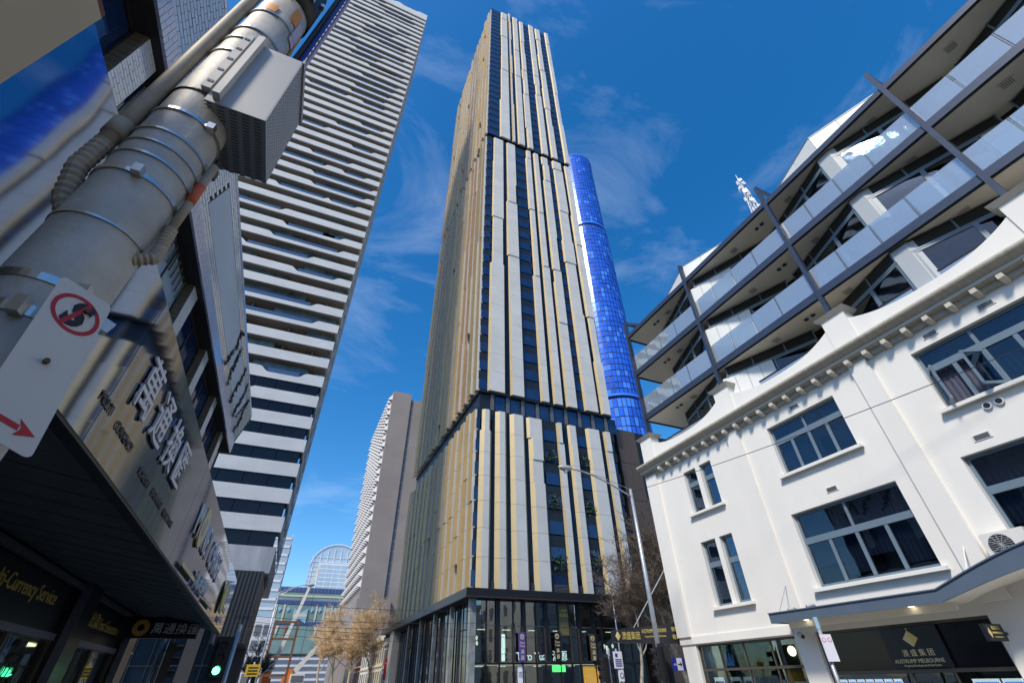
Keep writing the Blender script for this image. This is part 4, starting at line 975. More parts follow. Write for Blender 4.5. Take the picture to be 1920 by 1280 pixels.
# soldier band over the windows, then the outward sloping brick panel
for i in range(int((Y1 - .5) / .104)):
    y = .5 + i * .104; sh = (i % 2) * .16
    brick((BXO - .05, y, 10.06), (0, 1, 0), (0, 0, 1), (1, 0, 0), .094, .30 - (.14 if sh else 0), .05, 1); brick((BXO - .05, y, 10.37 - (.14 if sh else 0)), (0, 1, 0), (0, 0, 1), (1, 0, 0), .094, .18 + (.14 if sh else 0), .05, 1)
SL = Vector((.32, 0, 1.25)); su = SL.normalized(); sn = Vector((su.z, 0, -su.x))
o0 = Vector((BXO - .02, 0, 10.56)); NR = 16; rh = SL.length / NR
MB().hexa([o0 + Vector((-.2, Y0, 0)), o0 + Vector((0, Y0, 0)), o0 + Vector((0, Y1, 0)), o0 + Vector((-.2, Y1, 0)), o0 + SL + Vector((-.5, Y0, 0)), o0 + SL + Vector((0, Y0, 0)), o0 + SL + Vector((0, Y1, 0)), o0 + SL + Vector((-.5, Y1, 0))]).build('sloping_backing', 'mortar_dark', BB2)
for r in range(NR):
    y = .6 + (.12 if r % 2 else 0)
    while y < Y1 - .25:
        if y < 8.6 or r < 3 or r > 12 or y > 20.4: brick(o0 + su * (r * rh) + Vector((0, y, 0)), (0, 1, 0), su, sn, .238, rh - .012, .014)
        y += .25
MB().hexa([o0 + su * (3 * rh) + Vector((0, 8.75, 0)) + sn * q for q in (.0,)] * 0 or [o0 + su * (3 * rh) + Vector((0, 8.75, 0)), o0 + su * (3 * rh) + Vector((0, 20.3, 0)), o0 + su * (13 * rh - .02) + Vector((0, 20.3, 0)), o0 + su * (13 * rh - .02) + Vector((0, 8.75, 0)),
            o0 + su * (3 * rh) + Vector((0, 8.75, 0)) + sn * .016, o0 + su * (3 * rh) + Vector((0, 20.3, 0)) + sn * .016, o0 + su * (13 * rh - .02) + Vector((0, 20.3, 0)) + sn * .016, o0 + su * (13 * rh - .02) + Vector((0, 8.75, 0)) + sn * .016]).build('painted_panel', 'painted_panel', BB2)
tp = o0 + SL
for i in range(int((Y1 - .5) / .25)): brick(tp + Vector((0, .5 + i * .25, .005)), (0, 1, 0), (0, 0, 1), (1, 0, 0), .24, .11, .015, 1)
MB().box(tp.x - .4, Y0, tp.z + .116, tp.x + .01, Y1, tp.z + .16).build('coping', 'galvanised', BB2)
pieces('brick', bricks, ['glazed_brick', 'glazed_brick_sky_tint', 'brown_brick'], BB2, 300)
# windows between the piers
for i, (a, b_) in enumerate([(1.7, 4.85)] + [(p + .52, q) for p, q in zip(piers, piers[1:] + [22.4])]):
    X = BXW - .26; f = MB(); f.box(X, a, 7.2, X + .05, a + .06, 10.04); f.box(X, b_ - .06, 7.2, X + .05, b_, 10.04); f.box(X, a + .06, 9.94, X + .05, b_ - .06, 10.04)
    mid = (a + b_) / 2; f.box(X, mid - .03, 7.2, X + .05, mid + .03, 9.94); f.box(X, a + .06, 8.88, X + .05, mid - .03, 8.94); f.box(X, mid + .03, 8.88, X + .05, b_ - .06, 8.94)
    w = f.build('window', 'window_black', BB2)
    for y0, y1 in ((a + .06, mid - .03), (mid + .03, b_ - .06)):
        MB().box(X + .02, y0, 8.94, X + .026, y1, 9.94).build('pane', 'frosted_pane' if i == 2 else 'tower_glass', w); MB().box(X + .02, y0, 7.2, X + .026, y1, 8.88).build('pane', 'tower_glass' if i % 2 == 0 else 'podium_glass_dark', w)
    if i in (1, 2):
        for k in range(9): MB().box(X + .06, a + .3 + k * .26, 8.9 if i == 1 else 9.4, X + .085, a + .34 + k * .26, 9.95).build('vent_bar', 'mullion_dark', w)
# ivy climbing over the far end
iv = thing('ivy_vine', 'straggling ivy climbing over the painted brick wall end', 'ivy', (-4, 19, 10))
stem, lf = MB(), MB(); rnd = random.Random(8)
def wallp(y, t): return o0 + su * (SL.length * t) + Vector((0, y, 0)) + sn * .03
for y_, t_ in ((15.8, .02), (17.2, .0), (18.6, .02), (20.0, .05), (21.3, .0)):
    y, t = y_, t_; pts = [wallp(y, t)]
    for k in range(26):
        y += rnd.uniform(-.16, .09); t += rnd.uniform(.015, .055)
        if t > 1: break
        pts.append(wallp(y, t))
        for _ in range(9 if rnd.random() < .6 else 2):
            c = wallp(y + rnd.uniform(-.12, .12), t) + sn * rnd.uniform(.0, .03); a = Vector((0, rnd.uniform(-1, 1), rnd.uniform(-1, 1))).normalized() * .045; b_ = a.cross(sn).normalized() * .035; lf.face([c - a, c - b_, c + a, c + b_ + sn * .02])
    stem.tube(pts, .012, 4)
stem.build('stem', 'rust_steel', iv); lf.build('leaf', 'ivy_leaf', iv)
# ------------------------------------------------------------ money exchange awning with mirror-steel fascia
MA = thing('shop_awning', 'street awning with polished steel fascia over the money exchange shop', 'awning', (-3, 10, 3.2))
FX = -1.8
def top_z(y): return 4.66 - .006 * max(0, y - 1.7) - .0011 * max(0, y - 4) ** 2 * .5 * .7
def bot_z(y): return 3.17 - .0135 * max(0, y - 5.0)
seams = [1.77, 4.35, 8.7, 14.9, 19.3]
for a, b_ in zip(seams, seams[1:]):
    p = MB(); n = 6
    for k in range(n):
        y0, y1 = a + .006 + (b_ - a - .012) * k / n, a + .006 + (b_ - a - .012) * (k + 1) / n
        p.face([(FX, y0, bot_z(y0)), (FX, y1, bot_z(y1)), (FX, y1, top_z(y1)), (FX, y0, top_z(y0))])
    p.face([(FX - .03, a + .006, bot_z(a)), (FX, a + .006, bot_z(a)), (FX, a + .006, top_z(a)), (FX - .03, a + .006, top_z(a))])
    p.build('fascia_panel', 'mirror_steel', MA)
bk = MB()
for k in range(12):
    y0, y1 = 1.77 + 17.53 * k / 12, 1.77 + 17.53 * (k + 1) / 12
    bk.hexa([(FX - .12, y0, bot_z(y0) - .03), (FX - .004, y0, bot_z(y0) - .03), (FX - .004, y1, bot_z(y1) - .03), (FX - .12, y1, bot_z(y1) - .03), (FX - .12, y0, top_z(y0) - .01), (FX - .004, y0, top_z(y0) - .01), (FX - .004, y1, top_z(y1) - .01), (FX - .12, y1, top_z(y1) - .01)])
bk.build('fascia_frame', 'black_plastic', MA)
for k in range(28):
    y0 = 1.9 + k * .622; y1 = y0 + .61
    z0, z1 = bot_z(y0) + .05, bot_z(y0) + .42
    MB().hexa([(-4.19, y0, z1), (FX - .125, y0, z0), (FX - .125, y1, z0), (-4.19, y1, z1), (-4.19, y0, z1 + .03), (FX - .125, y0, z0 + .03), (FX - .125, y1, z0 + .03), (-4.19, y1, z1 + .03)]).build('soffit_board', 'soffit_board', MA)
MB().box(-4.19, 1.8, 3.7, FX - .13, 19.2, 3.95).build('roof_deck', 'black_plastic', MA)
MB().beam((-4.12, 2, 3.50), (-4.12, 19, 3.27), .08, .10).build('cable_tray', 'mullion_dark', MA)
CA = thing('cream_awning', 'cream sheet metal awning fascia of the neighbouring shop', 'awning', (-1.9, -1, 3.2))
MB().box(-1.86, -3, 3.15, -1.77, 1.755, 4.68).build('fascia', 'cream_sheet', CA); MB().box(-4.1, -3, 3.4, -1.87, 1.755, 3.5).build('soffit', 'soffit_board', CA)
MB().box(-1.875, 1.65, 4.68, -1.78, 1.762, 4.74).build('edge_trim', 'rust_steel', CA)
# raised lettering on the steel
ls = thing('fascia_lettering', 'raised white shop lettering on the polished steel fascia', 'lettering', (FX, 9, 3.5))
for ch, y in (('萬', 4.70), ('通', 5.42), ('換', 6.16), ('匯', 6.84)): text('character', ch, .60, (FX + .022, y, 3.78), (0, 1, 0), (0, 0, 1), 'white_letter', ls, .02, sx=.92, bold=.003)
x = 9.42
for w in ('M', 'O', 'N', 'E', 'Y', ' ', 'C', 'H', 'A', 'S', 'E'):
    if w == ' ': x += .2; continue
    zz = 3.70 - .012 * (x - 9.4)
    if w == 'O':
        e = MB(); c = Vector((FX + .01, x + .24, zz + .27)); N_ = 28
        e.tube([c, c + Vector((.03, 0, 0))], .34, N_); e.v = [(px, c.y + (py - c.y) * .85, pz) for px, py, pz in e.v]; e.build('round_letter', 'pale_gold', ls)
        e = MB(); e.tube([c + Vector((.03, 0, 0)), c + Vector((.036, 0, 0))], .14, N_); e.build('letter_centre', 'galvanised', ls)
    else: text('character', w, .72, (FX + .022, x, zz), (0, 1, 0), (0, 0, 1), 'white_letter', ls, .02, sx=.78, bold=.004)
    x += {'M': .54, 'O': .52, 'N': .47, 'E': .40, 'Y': .44, 'C': .47, 'H': .47, 'A': .47, 'S': .43}[w]
MB().box(FX + .03, 9.4, 3.19, FX + .06, 11.0, 3.25).build('rule', 'pale_gold', ls); MB().box(FX + .03, 13.1, 3.14, FX + .06, 14.7, 3.20).build('rule', 'pale_gold', ls)
for ch, y in (('萬', 11.2), ('通', 11.66), ('換', 12.12), ('匯', 12.58)): text('character', ch, .30, (FX + .05, y, 3.18), (0, 1, 0), (0, 0, 1), 'white_letter', ls, .04)
ov = MB(); ov.tube([(FX + .04, 16.6, 3.66), (FX + .07, 16.6, 3.66)], .40, 28); ov.build('round_badge', 'gold_letter', ls)
for k, w in enumerate(('萬通', '換匯', 'MONEY', 'CHASE')):
    for q, ch in enumerate(w): text('character', ch, .20 if k > 1 else .27, (FX + .05, 17.15 + q * (.16 if k > 1 else .27), 3.85 - k * .24), (0, 1, 0), (0, 0, 1), 'white_letter', ls, .02, sx=.9)
for w, y, z in (('MULTI', 4.2, 3.48), ('CURRENCY', 4.72, 3.46), ('FOREIGN', 5.8, 3.42), ('EXCHANGE', 6.5, 3.42), ('REMITTANCE', 7.3, 3.41)): text('small_lettering', w, .12, (FX + .008, y, z), (0, 1, 0), (0, 0, 1), 'bronze_frame', ls, .006)
# ------------------------------------------------------------ money exchange shopfront under the awning
MS = thing('money_exchange_shopfront', 'black tiled money exchange shopfront with yellow lettering', 'shopfront', (-4.3, 12, 0))
MB().box(-7.2, -3, 0, -7.0, 21, 3.9).build('backing', 'dark_room', MS)
for (a, b_) in ((5.5, 13.45), (14.35, 18.3)):
    MB().box(-4.26, a, 2.52, -4.22, b_, 3.62).build('sign_glass', 'black_sign', MS)
    MB().box(-4.24, a, 2.40, -4.15, b_, 2.515).build('transom', 'column_tile', MS)
    n = 4 if a < 6 else 2
    for k in range(n):
        y0, y1 = a + (b_ - a) * k / n, a + (b_ - a) * (k + 1) / n
        MB().box(-4.24, y0 + .03, .4, -4.232, y1 - .03, 2.39).build('pane', 'shop_glass', MS); MB().box(-4.26, y1 - .03, .4, -4.18, y1 + .03, 2.395).build('mullion', 'bronze_frame', MS)
        bl = MB()
        for q in range(7): yy = y0 + .05 + q * (y1 - y0 - .1) / 7; bl.box(-4.52, yy, .4, -4.50, yy + (y1 - y0) / 8.2, 2.39)
        bl.build('blind', 'blind_beige', MS)
for (a, b_) in ((13.5, 14.3), (18.35, 19.2)):
    MB().box(-4.4, a, 0, -3.95, b_, 3.60).build('column', 'black_tile', MS); MB().box(-4.1, a - .012, 0, -3.94, a - .002, 3.5).build('column_face', 'column_tile', MS)
for y in (7.2, 9.4, 11.8, 15.4, 17.2): MB().box(-5.6, y, 2.45, -5.3, y + .9, 2.5).build('ceiling_light', 'ceiling_lamp', MS)
MB().box(-7.0, -3, 2.51, -4.27, 21, 2.55).build('shop_ceiling', 'cream_render', MS)
text('lettering', 'Multi-Currency Service', .335, (-4.215, 9.75, 2.93), (0, 1, 0), (0, 0, 1), 'gold_letter', MS, .01, sx=.95)
text('lettering', '极速出款', .34, (-4.215, 14.5, 2.82), (0, 1, 0), (0, 0, 1), 'gold_letter', MS, .01, sx=1.1); text('lettering', 'Fast Execution', .33, (-4.215, 16.05, 2.80), (0, 1, 0), (0, 0, 1), 'gold_letter', MS, .01, sx=1.0)
text('lettering', '1321 777', .40, (-4.225, 11.6, 1.72), (0, 1, 0), (0, 0, 1), 'black_plastic', MS, .004, shear=.2)
hs = thing('hanging_sign', 'black hanging sign with orange disc and white characters under the awning', 'sign', (-3, 17.8, 2.75))
MB().box(-4.15, 17.75, 2.74, -2.26, 17.9, 3.25).build('panel', 'black_sign', hs); MB().box(-2.258, 17.74, 2.72, -2.23, 17.91, 3.28).build('edge_trim', 'galvanised', hs)
for xx in (-3.9, -2.6): MB().tube([(xx, 17.82, 3.25), (xx, 17.82, 3.5)], .015, 6).build('hanger', 'galvanised', hs)
mat('disc_orange', (.75, .26, .06), .4, col2=(.8, .5, .12), scale=6)
dk = MB().tube([(-3.67, 17.748, 2.98), (-3.67, 17.738, 2.98)], .20, 28).build('disc', 'disc_orange', hs); MB().tube([(-3.67, 17.736, 2.98), (-3.67, 17.731, 2.98)], .085, 20).build('disc_centre', 'black_sign', hs)
text('lettering', '萬通換匯', .285, (-3.42, 17.742, 2.87), (1, 0, 0), (0, 0, 1), 'white_letter', hs, .006, sx=1.0, space=1.08, shear=.12)
# ------------------------------------------------------------ near lamp pole with straps, conduits and cabinet
mat('pole_zinc', (.56, .54, .48), .5, metal=.12, var=.30, scale=7, rvar=.12, bump=.10, bscale=55, detail=11)
mat('strap_steel', (.55, .55, .53), .28, metal=.9)
mat('conduit_beige', (.42, .36, .26), .6, var=.15, scale=20)
mat('conduit_orange', (.65, .13, .05), .5); mat('cabinet_grey', (.42, .43, .42), .5, metal=.2, var=.06, scale=4); mat('sticker_orange', (.75, .30, .03), .5); mat('sticker_lilac', (.55, .48, .60), .5)
mat('bolt_rust', (.14, .08, .05), .6, metal=.5)
PXc, PYc, PR = -.747, 1.243, .11
PO = thing('lamp_pole', 'galvanised steel street pole with metal straps and cable conduits', 'pole', (PXc, PYc, 0))
MB().tube([(PXc, PYc, .1), (PXc, PYc, 2.0), (PXc, PYc, 9.0)], [PR + .012, PR, PR - .012], 48).build('shaft', 'pole_zinc', PO, smooth=True)
MB().tube([(PXc, PYc, .12), (PXc, PYc, .9)], PR + .02, 32).build('base_sleeve', 'pole_zinc', PO, smooth=True)
for i, (z, h, m_) in enumerate(((2.28, .03, 'strap_steel'), (2.38, .022, 'strap_steel'), (2.62, .008, 'strap_steel'), (2.83, .018, 'strap_steel'), (2.93, .010, 'strap_steel'), (3.0, .007, 'strap_steel'), (3.07, .010, 'strap_steel'), (3.2, .016, 'strap_steel'), (3.36, .006, 'black_plastic'), (3.72, .016, 'strap_steel'), (3.86, .010, 'strap_steel'), (3.98, .010, 'strap_steel'), (4.2, .010, 'strap_steel'), (4.62, .03, 'strap_steel'), (4.75, .02, 'strap_steel'))):
    s = MB(); rr = PR + .0035
    s.tube([(PXc, PYc, z), (PXc, PYc, z + h)], rr, 40); st = s.build('strap', m_, PO, smooth=False)
    if h > .014:
        a = math.radians(-75 + 35 * (i % 3)); cx, cy_ = PXc + math.cos(a) * (PR + .012), PYc + math.sin(a) * (PR + .012)
        MB().box(cx - .012, cy_ - .012, z - .008, cx + .012, cy_ + .012, z + h + .008).build('buckle', 'strap_steel', st)
def ribbed(path, r, name, m_, parent, ring=.012):
    t = MB(); pts = []; rs = []
    P_ = [Vector(p) for p in path]
    for a, b in zip(P_, P_[1:]):
        n = max(2, int((b - a).length / ring))
        for k in range(n): pts.append(a + (b - a) * k / n); rs.append(r * (1.0 if len(pts) % 2 else .86))
    t.tube(pts, rs, 12); t.build(name, m_, parent)
def at_pole(az, r, z): a = math.radians(az); return (PXc + math.cos(a) * r, PYc + math.sin(a) * r, z)
MB().tube([at_pole(205, PR + .03, 2.98 + k * .25) for k in range(24)], .026, 12).build('conduit', 'conduit_beige', PO, smooth=True)
ribbed([at_pole(190, PR - .05, 2.62), at_pole(198, PR + .01, 2.72), at_pole(204, PR + .035, 2.84), at_pole(205, PR + .03, 2.99)], .028, 'flexible_conduit', 'conduit_beige', PO)
MB().tube([at_pole(205, PR + .03, 3.02), at_pole(205, PR + .03, 3.1)], .031, 12).build('conduit_coupling', 'conduit_beige', PO, smooth=True)
MB().tube([at_pole(8, PR + .018, 2.76), at_pole(8, PR + .018, 2.9), at_pole(8, PR + .018, 3.12)], .014, 10).build('side_conduit', 'conduit_beige', PO, smooth=True)
MB().tube([at_pole(8, PR + .018, 2.90), at_pole(8, PR + .018, 3.0)], .0155, 10).build('side_sleeve', 'conduit_orange', PO, smooth=True)
ribbed([at_pole(-5, PR - .02, 2.58), at_pole(2, PR + .03, 2.62), at_pole(8, PR + .024, 2.68), at_pole(8, PR + .018, 2.77)], .020, 'flexible_conduit', 'conduit_beige', PO, .007)
for k, (dr, m_) in enumerate(((.02, 'wire_black'), (.045, 'sign_blue'), (.07, 'sticker_lilac'), (.03, 'wire_black'))): MB().tube([at_pole(18 + 7 * k, PR + dr, 3.85), at_pole(18 + 6 * k, PR + dr + .01, 4.3), at_pole(16 + 6 * k, PR + dr + .02, 5.2), at_pole(16 + 5 * k, PR + .02, 8.0)], .011, 7).build('cable', m_, PO)
def curved_label(a0, a1, z0, z1, m_, r=PR + .002):
    t = MB(); n = 6
    for k in range(n):
        b0, b1 = a0 + (a1 - a0) * k / n, a0 + (a1 - a0) * (k + 1) / n; t.face([at_pole(b0, r, z0), at_pole(b1, r, z0), at_pole(b1, r, z1), at_pole(b0, r, z1)])
    return t.build('sticker', m_, PO)
curved_label(-50, -28, 4.28, 4.42, 'sticker_orange'); curved_label(-105, -80, 4.22, 4.30, 'sticker_orange'); curved_label(-26, 2, 4.15, 4.36, 'sticker_lilac'); curved_label(4, 20, 4.10, 4.34, 'sticker_orange')
plate = MB().box(PXc - .02, PYc - PR - .05, 4.5, PXc + .07, PYc - PR - .04, 4.9).build('clamp_plate', 'galvanised', PO)
MB().tube([(PXc, PYc, 4.48), (PXc, PYc, 4.9)], PR + .006, 40).build('clamp_band', 'black_plastic', PO, smooth=True)
# perforated cabinet on the pole
CBx = thing('pole_cabinet', 'grey perforated steel equipment cabinet strapped to the pole', 'cabinet', (-.6, 1.25, 3.3))
x0, x1, y0, y1, z0, z1 = -.705, -.50, 1.12, 1.41, 3.30, 3.83
MB().box(x0 + .004, y0 + .004, z0 + .004, x1 - .004, y1 - .004, z1).build('inner_box', 'black_plastic', CBx)
def perforated(name, o, u, v, nu, nv, su, sv, w, h, th):
    """sheet with rows of slots, built as the bars between the slots"""
    o, u, v = Vector(o), Vector(u), Vector(v); n = u.cross(v); t = MB(); U, V = su * nu, sv * nv
    def bar(a0, a1, b0, b1):
        p = [o + u * a0 + v * b0, o + u * a1 + v * b0, o + u * a1 + v * b1, o + u * a0 + v * b1]; t.hexa(p + [q + n * th for q in p])
    for j in range(nv): bar(0, U, j * sv, j * sv + sv - h)
    for j in range(nv):
        for i in range(nu): bar(i * su, i * su + su - w, j * sv + sv - h, (j + 1) * sv)
    return t.build(name, 'cabinet_grey', CBx)
perforated('side_sheet', (x1 - .003, y0, z0), (0, 1, 0), (0, 0, 1), 20, 18, (y1 - y0) / 20, (z1 - z0) / 18, .0045, .018, .003)
perforated('bottom_sheet', (x1, y0, z0), (-1, 0, 0), (0, 1, 0), 5, 22, (x1 - x0) / 5, (y1 - y0) / 22, .024, .005, .003)
fs_ = MB().box(x0, y0, z0, x1 - .004, y0 + .0035, z1).build('front_sheet', 'cabinet_grey', CBx)
for k in range(5): MB().box(x0 - .025, y0 - .014, z0 + .1 + k * .1, x0 - .006, y0 - .0125, z0 + .115 + k * .1).build('rail_slot', 'black_plastic', CBx)
MB().box(x0 + .02, y0 - .03, z0 + .02, x0 + .045, y0 - .001, z1 + .02).build('flange', 'white_enamel', CBx)
MB().box(x0 - .03, y0 - .012, z0 + .06, x0 - .001, y1, z1 + .03).build('mounting_rail', 'cabinet_grey', CBx); MB().box(x1 - .001, y0 - .006, z1 - .02, x1 + .008, y1, z1 + .012).build('lid', 'cabinet_grey', CBx)
MB().tube([(x0 + .03, y1 - .03, z0), (x0 + .03, y1 - .03, z0 - .05)], .012, 8).build('cable_gland', 'strap_steel', CBx); MB().box(x0 + .012, y1 - .05, z0 - .10, x0 + .045, y1 - .012, z0 - .05).build('padlock', 'bolt_rust', CBx)
# no-standing plate on the pole
def pol(az, el, r=1.25): a = math.radians(az); return Vector((math.sin(a) * r, math.cos(a) * r, 1.6 + r * math.tan(math.radians(el))))
SG = thing('parking_sign', 'white no standing plate with red ring and arrow on the pole', 'sign', (-.6, 1.1, 2.0))
TL, TR_, BR, BL = pol(-31.4, 31.3), pol(-26.5, 30.5), pol(-25.0, 16.0), pol(-30.15, 17.6)
r_ = ((TR_ - TL) + (BR - BL)).normalized(); nrm = r_.cross(((TL - BL) + (TR_ - BR)).normalized()).normalized(); u_ = nrm.cross(r_).normalized()
Wd, Hd = .112, .40
def sp(a, b, d=0):
    s, t = a / Wd + .5, b / Hd + .5
    return (BL * (1 - s) + BR * s) * (1 - t) + (TL * (1 - s) + TR_ * s) * t + nrm * d
out = []
for cx, cy2, a0 in ((Wd / 2 - .014, Hd / 2 - .014, 0), (-Wd / 2 + .014, Hd / 2 - .014, 90), (-Wd / 2 + .014, -Hd / 2 + .014, 180), (Wd / 2 - .014, -Hd / 2 + .014, 270)):
    for k in range(6): a = math.radians(a0 + 18 * k); out.append((cx + .014 * math.cos(a), cy2 + .014 * math.sin(a)))
pm = MB(); n = len(out); b0 = [sp(a, b, 0) for a, b in out]; b1 = [sp(a, b, -.002) for a, b in out]; pm.v = [tuple(p) for p in b0 + b1]; pm.f = [tuple(range(n)), tuple(range(2 * n - 1, n - 1, -1))] + [(i, (i + 1) % n, n + (i + 1) % n, n + i) for i in range(n)]; pm.m = [0] * len(pm.f)
pm.build('plate', 'white_enamel', SG)
rg = MB(); cc = (.002, .128); R1, R2 = .049, .040
for k in range(36):
    a, b = 2 * math.pi * k / 36, 2 * math.pi * (k + 1) / 36
    rg.face([sp(cc[0] + R2 * math.cos(a), cc[1] + R2 * math.sin(a), .001), sp(cc[0] + R1 * math.cos(a), cc[1] + R1 * math.sin(a), .001), sp(cc[0] + R1 * math.cos(b), cc[1] + R1 * math.sin(b), .001), sp(cc[0] + R2 * math.cos(b), cc[1] + R2 * math.sin(b), .001)])
d = Vector((.42, .91)); q = Vector((-.91, .42)) * .0045
rg.face([sp(cc[0] - d.x * .042 - q.x, cc[1] - d.y * .042 - q.y, .0018), sp(cc[0] + d.x * .042 - q.x, cc[1] + d.y * .042 - q.y, .0018), sp(cc[0] + d.x * .042 + q.x, cc[1] + d.y * .042 + q.y, .0018), sp(cc[0] - d.x * .042 + q.x, cc[1] - d.y * .042 + q.y, .0018)])
rg.build('red_ring', 'sign_red', SG)
text('letter', 'S', .085, sp(cc[0] - .026, cc[1] - .030, .0012), r_, u_, 'black_plastic', SG, .0004, bold=.004)
ar = MB(); zz = -.158
ar.face([sp(-.052, zz - .006, .001), sp(.016, zz - .006, .001), sp(.016, zz + .006, .001), sp(-.052, zz + .006, .001)]); ar.face([sp(.012, zz - .018, .0012), sp(.046, zz, .0012), sp(.012, zz + .018, .0012), sp(.020, zz, .0012)])
ar.build('red_arrow', 'sign_red', SG)
for b in (.148, -.01): MB().tube([sp(.018 if b > 0 else .0, b, 0), sp(.018 if b > 0 else .0, b, .012)], .006, 6).build('bolt', 'bolt_rust', SG)
MB().beam(sp(0, .15, -.012), sp(.075, .15, -.012), .018, .03).build('bracket', 'strap_steel', SG); MB().beam(sp(-.02, -.19, -.012), sp(-.10, -.19, -.012), .018, .03).build('bracket', 'strap_steel', SG)
# ------------------------------------------------------------ street lamps, signals, signs, wires
def lamp_post(name, label, x, y, h, arm, head, r=.085, cat='street lamp'):
    t = thing(name, label, cat, (x, y, 0))
    MB().tube([(x, y, .1), (x, y, h * .5), (x, y, h)], [r * 1.25, r, r * .75], 16).build('post', 'galvanised', t, smooth=True)
    pts = [(x, y, h - .35)]
    for k in range(1, 9): s = k / 8; pts.append((x + (head[0] - x) * s, y + (head[1] - y) * s, h - .35 + (head[2] - h + .35) * math.sin(s * math.pi / 2)))
    MB().tube(pts, r * .42, 8).build('arm', 'galvanised', t, smooth=True)
    MB().tube([(x, y, h - .02), ((x + head[0]) / 2, (y + head[1]) / 2, (h + head[2]) / 2 + .12), (head[0] + (x - head[0]) * .15, head[1] + (y - head[1]) * .15, head[2])], .012, 6).build('brace', 'galvanised', t)
    d = Vector((head[0] - x, head[1] - y, 0)).normalized(); p = Vector(head)
    MB().tube([p - d * .12, p, p + d * .35, p + d * .52], [.05, .12, .13, .05], 12).build('lantern', 'plastic_grey', t, smooth=True)
    MB().tube([p + d * .2 + Vector((0, 0, -.14)), p + d * .2 + Vector((0, 0, -.24))], [.10, .05], 10).build('lens', 'poster_white', t)
    return t
lamp_post('street_lamp', 'tall pale street lamp with curved arm beside the white corner building', 13.0, 16.25, 8.45, 0, (9.9, 16.25, 8.98))
lamp_post('street_lamp', 'slim street lamp in front of the panelled skyscraper lobby', 31.85, 46.0, 9.5, 0, (33.6, 46.2, 10.2), .075)
lamp_post('street_lamp', 'dark leaning street lamp below the concrete tower', -1.0, 48.0, 8.1, 0, (1.2, 48.0, 8.75), .07)
def signal(label, x, y, z, face=(0, -1), lit=None, pole=True, px=None):
    t = thing('traffic_light', label, 'traffic light', (x, y, 0)); d = Vector((face[0], face[1], 0)).normalized(); s = Vector((-d.y, d.x, 0))
    c = Vector((x, y, z)); b = MB(); a_ = s * .16; e_ = d * .11
    b.hexa([c - a_ - e_, c + a_ - e_, c + a_ + e_, c - a_ + e_] + [q + Vector((0, 0, .98)) for q in (c - a_ - e_, c + a_ - e_, c + a_ + e_, c - a_ + e_)]); b.build('housing', 'black_plastic', t)
    bd = MB(); a2 = s * .27; bd.hexa([c - a2 - e_ * 1.02 + Vector((0, 0, -.12)), c + a2 - e_ * 1.02 + Vector((0, 0, -.12)), c + a2 - e_ * .9 + Vector((0, 0, -.12)), c - a2 - e_ * .9 + Vector((0, 0, -.12))] + [q + Vector((0, 0, 1.22)) for q in (c - a2 - e_ * 1.02 + Vector((0, 0, -.12)), c + a2 - e_ * 1.02 + Vector((0, 0, -.12)), c + a2 - e_ * .9 + Vector((0, 0, -.12)), c - a2 - e_ * .9 + Vector((0, 0, -.12)))]); bd.build('backboard', 'black_plastic', t)
    for k, m_ in enumerate(('lens_dark_red', 'lens_dark_amber', 'green_light' if lit == 'green' else 'lens_dark_amber')):
        p = c + Vector((0, 0, .82 - k * .32)) + d * .115
        MB().tube([p, p + d * .012], .105, 18).build('lens', m_, t)
        v = MB()
        for q in range(12):
            a0, a1 = math.radians(-20 + q * 220 / 12), math.radians(-20 + (q + 1) * 220 / 12); f0 = s * (.125 * math.cos(a0)) + Vector((0, 0, .125 * math.sin(a0))); f1 = s * (.125 * math.cos(a1)) + Vector((0, 0, .125 * math.sin(a1)))
            v.face([p + f0, p + f1, p + f1 + d * .2, p + f0 + d * .2])
        v.build('visor', 'black_plastic', t)
    if pole:
        pc = Vector(px) if px else c - d * .25 + Vector((0, 0, -c.z)); MB().tube([(pc.x, pc.y, .1), (pc.x, pc.y, z + 1.25)], .06, 12).build('post', 'galvanised', t, smooth=True)
        MB().tube([(pc.x, pc.y, z + 1.25), (pc.x, pc.y, z + 1.45)], .055, 12).build('post_cap', 'white_enamel', t); MB().beam((pc.x, pc.y, z + .8), c - e_ + Vector((0, 0, .8)), .04, .04).build('bracket', 'black_plastic', t)
    return t
signal('traffic light showing green on the near left corner under the awning end', -1.66, 20.0, 1.86, (.1, -1), 'green', px=(-1.35, 20.2, 0))
signal('unlit traffic light seen from the side beneath the black hanging sign', -3.05, 19.6, 1.75, (1, .2))
signal('unlit traffic light on the far corner below the concrete tower', -1.3, 46, 1.55, (0, -1))
signal('traffic light fixed to the tall pale street lamp, facing the crossing', 12.75, 16.0, 1.55, (-1, .3), pole=False); signal('traffic light fixed to the tall pale street lamp, facing away', 13.28, 16.4, 1.5, (.8, .8), pole=False)
signal('traffic light beside the camera notice across the side street', 14.6, 22.5, 1.5, (-1, .1)); signal('traffic light between the two street lamps on the far kerb', 15.9, 24.0, 1.5, (-.6, -.8))
def board(name, label, x, y, z0, z1, w, m_, post=True, rot=0.0):
    t = thing(name, label, 'sign', (x, y, 0)); c, s_ = math.cos(rot), math.sin(rot)
    b = MB(); a = Vector((c, s_, 0)) * w / 2; e = Vector((-s_, c, 0)) * .012; p = Vector((x, y - .08, z0)); q = Vector((0, 0, z1 - z0))
    b.hexa([p - a - e, p + a - e, p + a + e, p - a + e, p - a - e + q, p + a - e + q, p + a + e + q, p - a + e + q]); b.build('panel', m_, t)
    if post: MB().tube([(x, y, .1), (x, y, z1 + .1)], .04, 10).build('post', 'galvanised', t, smooth=True)
    return t
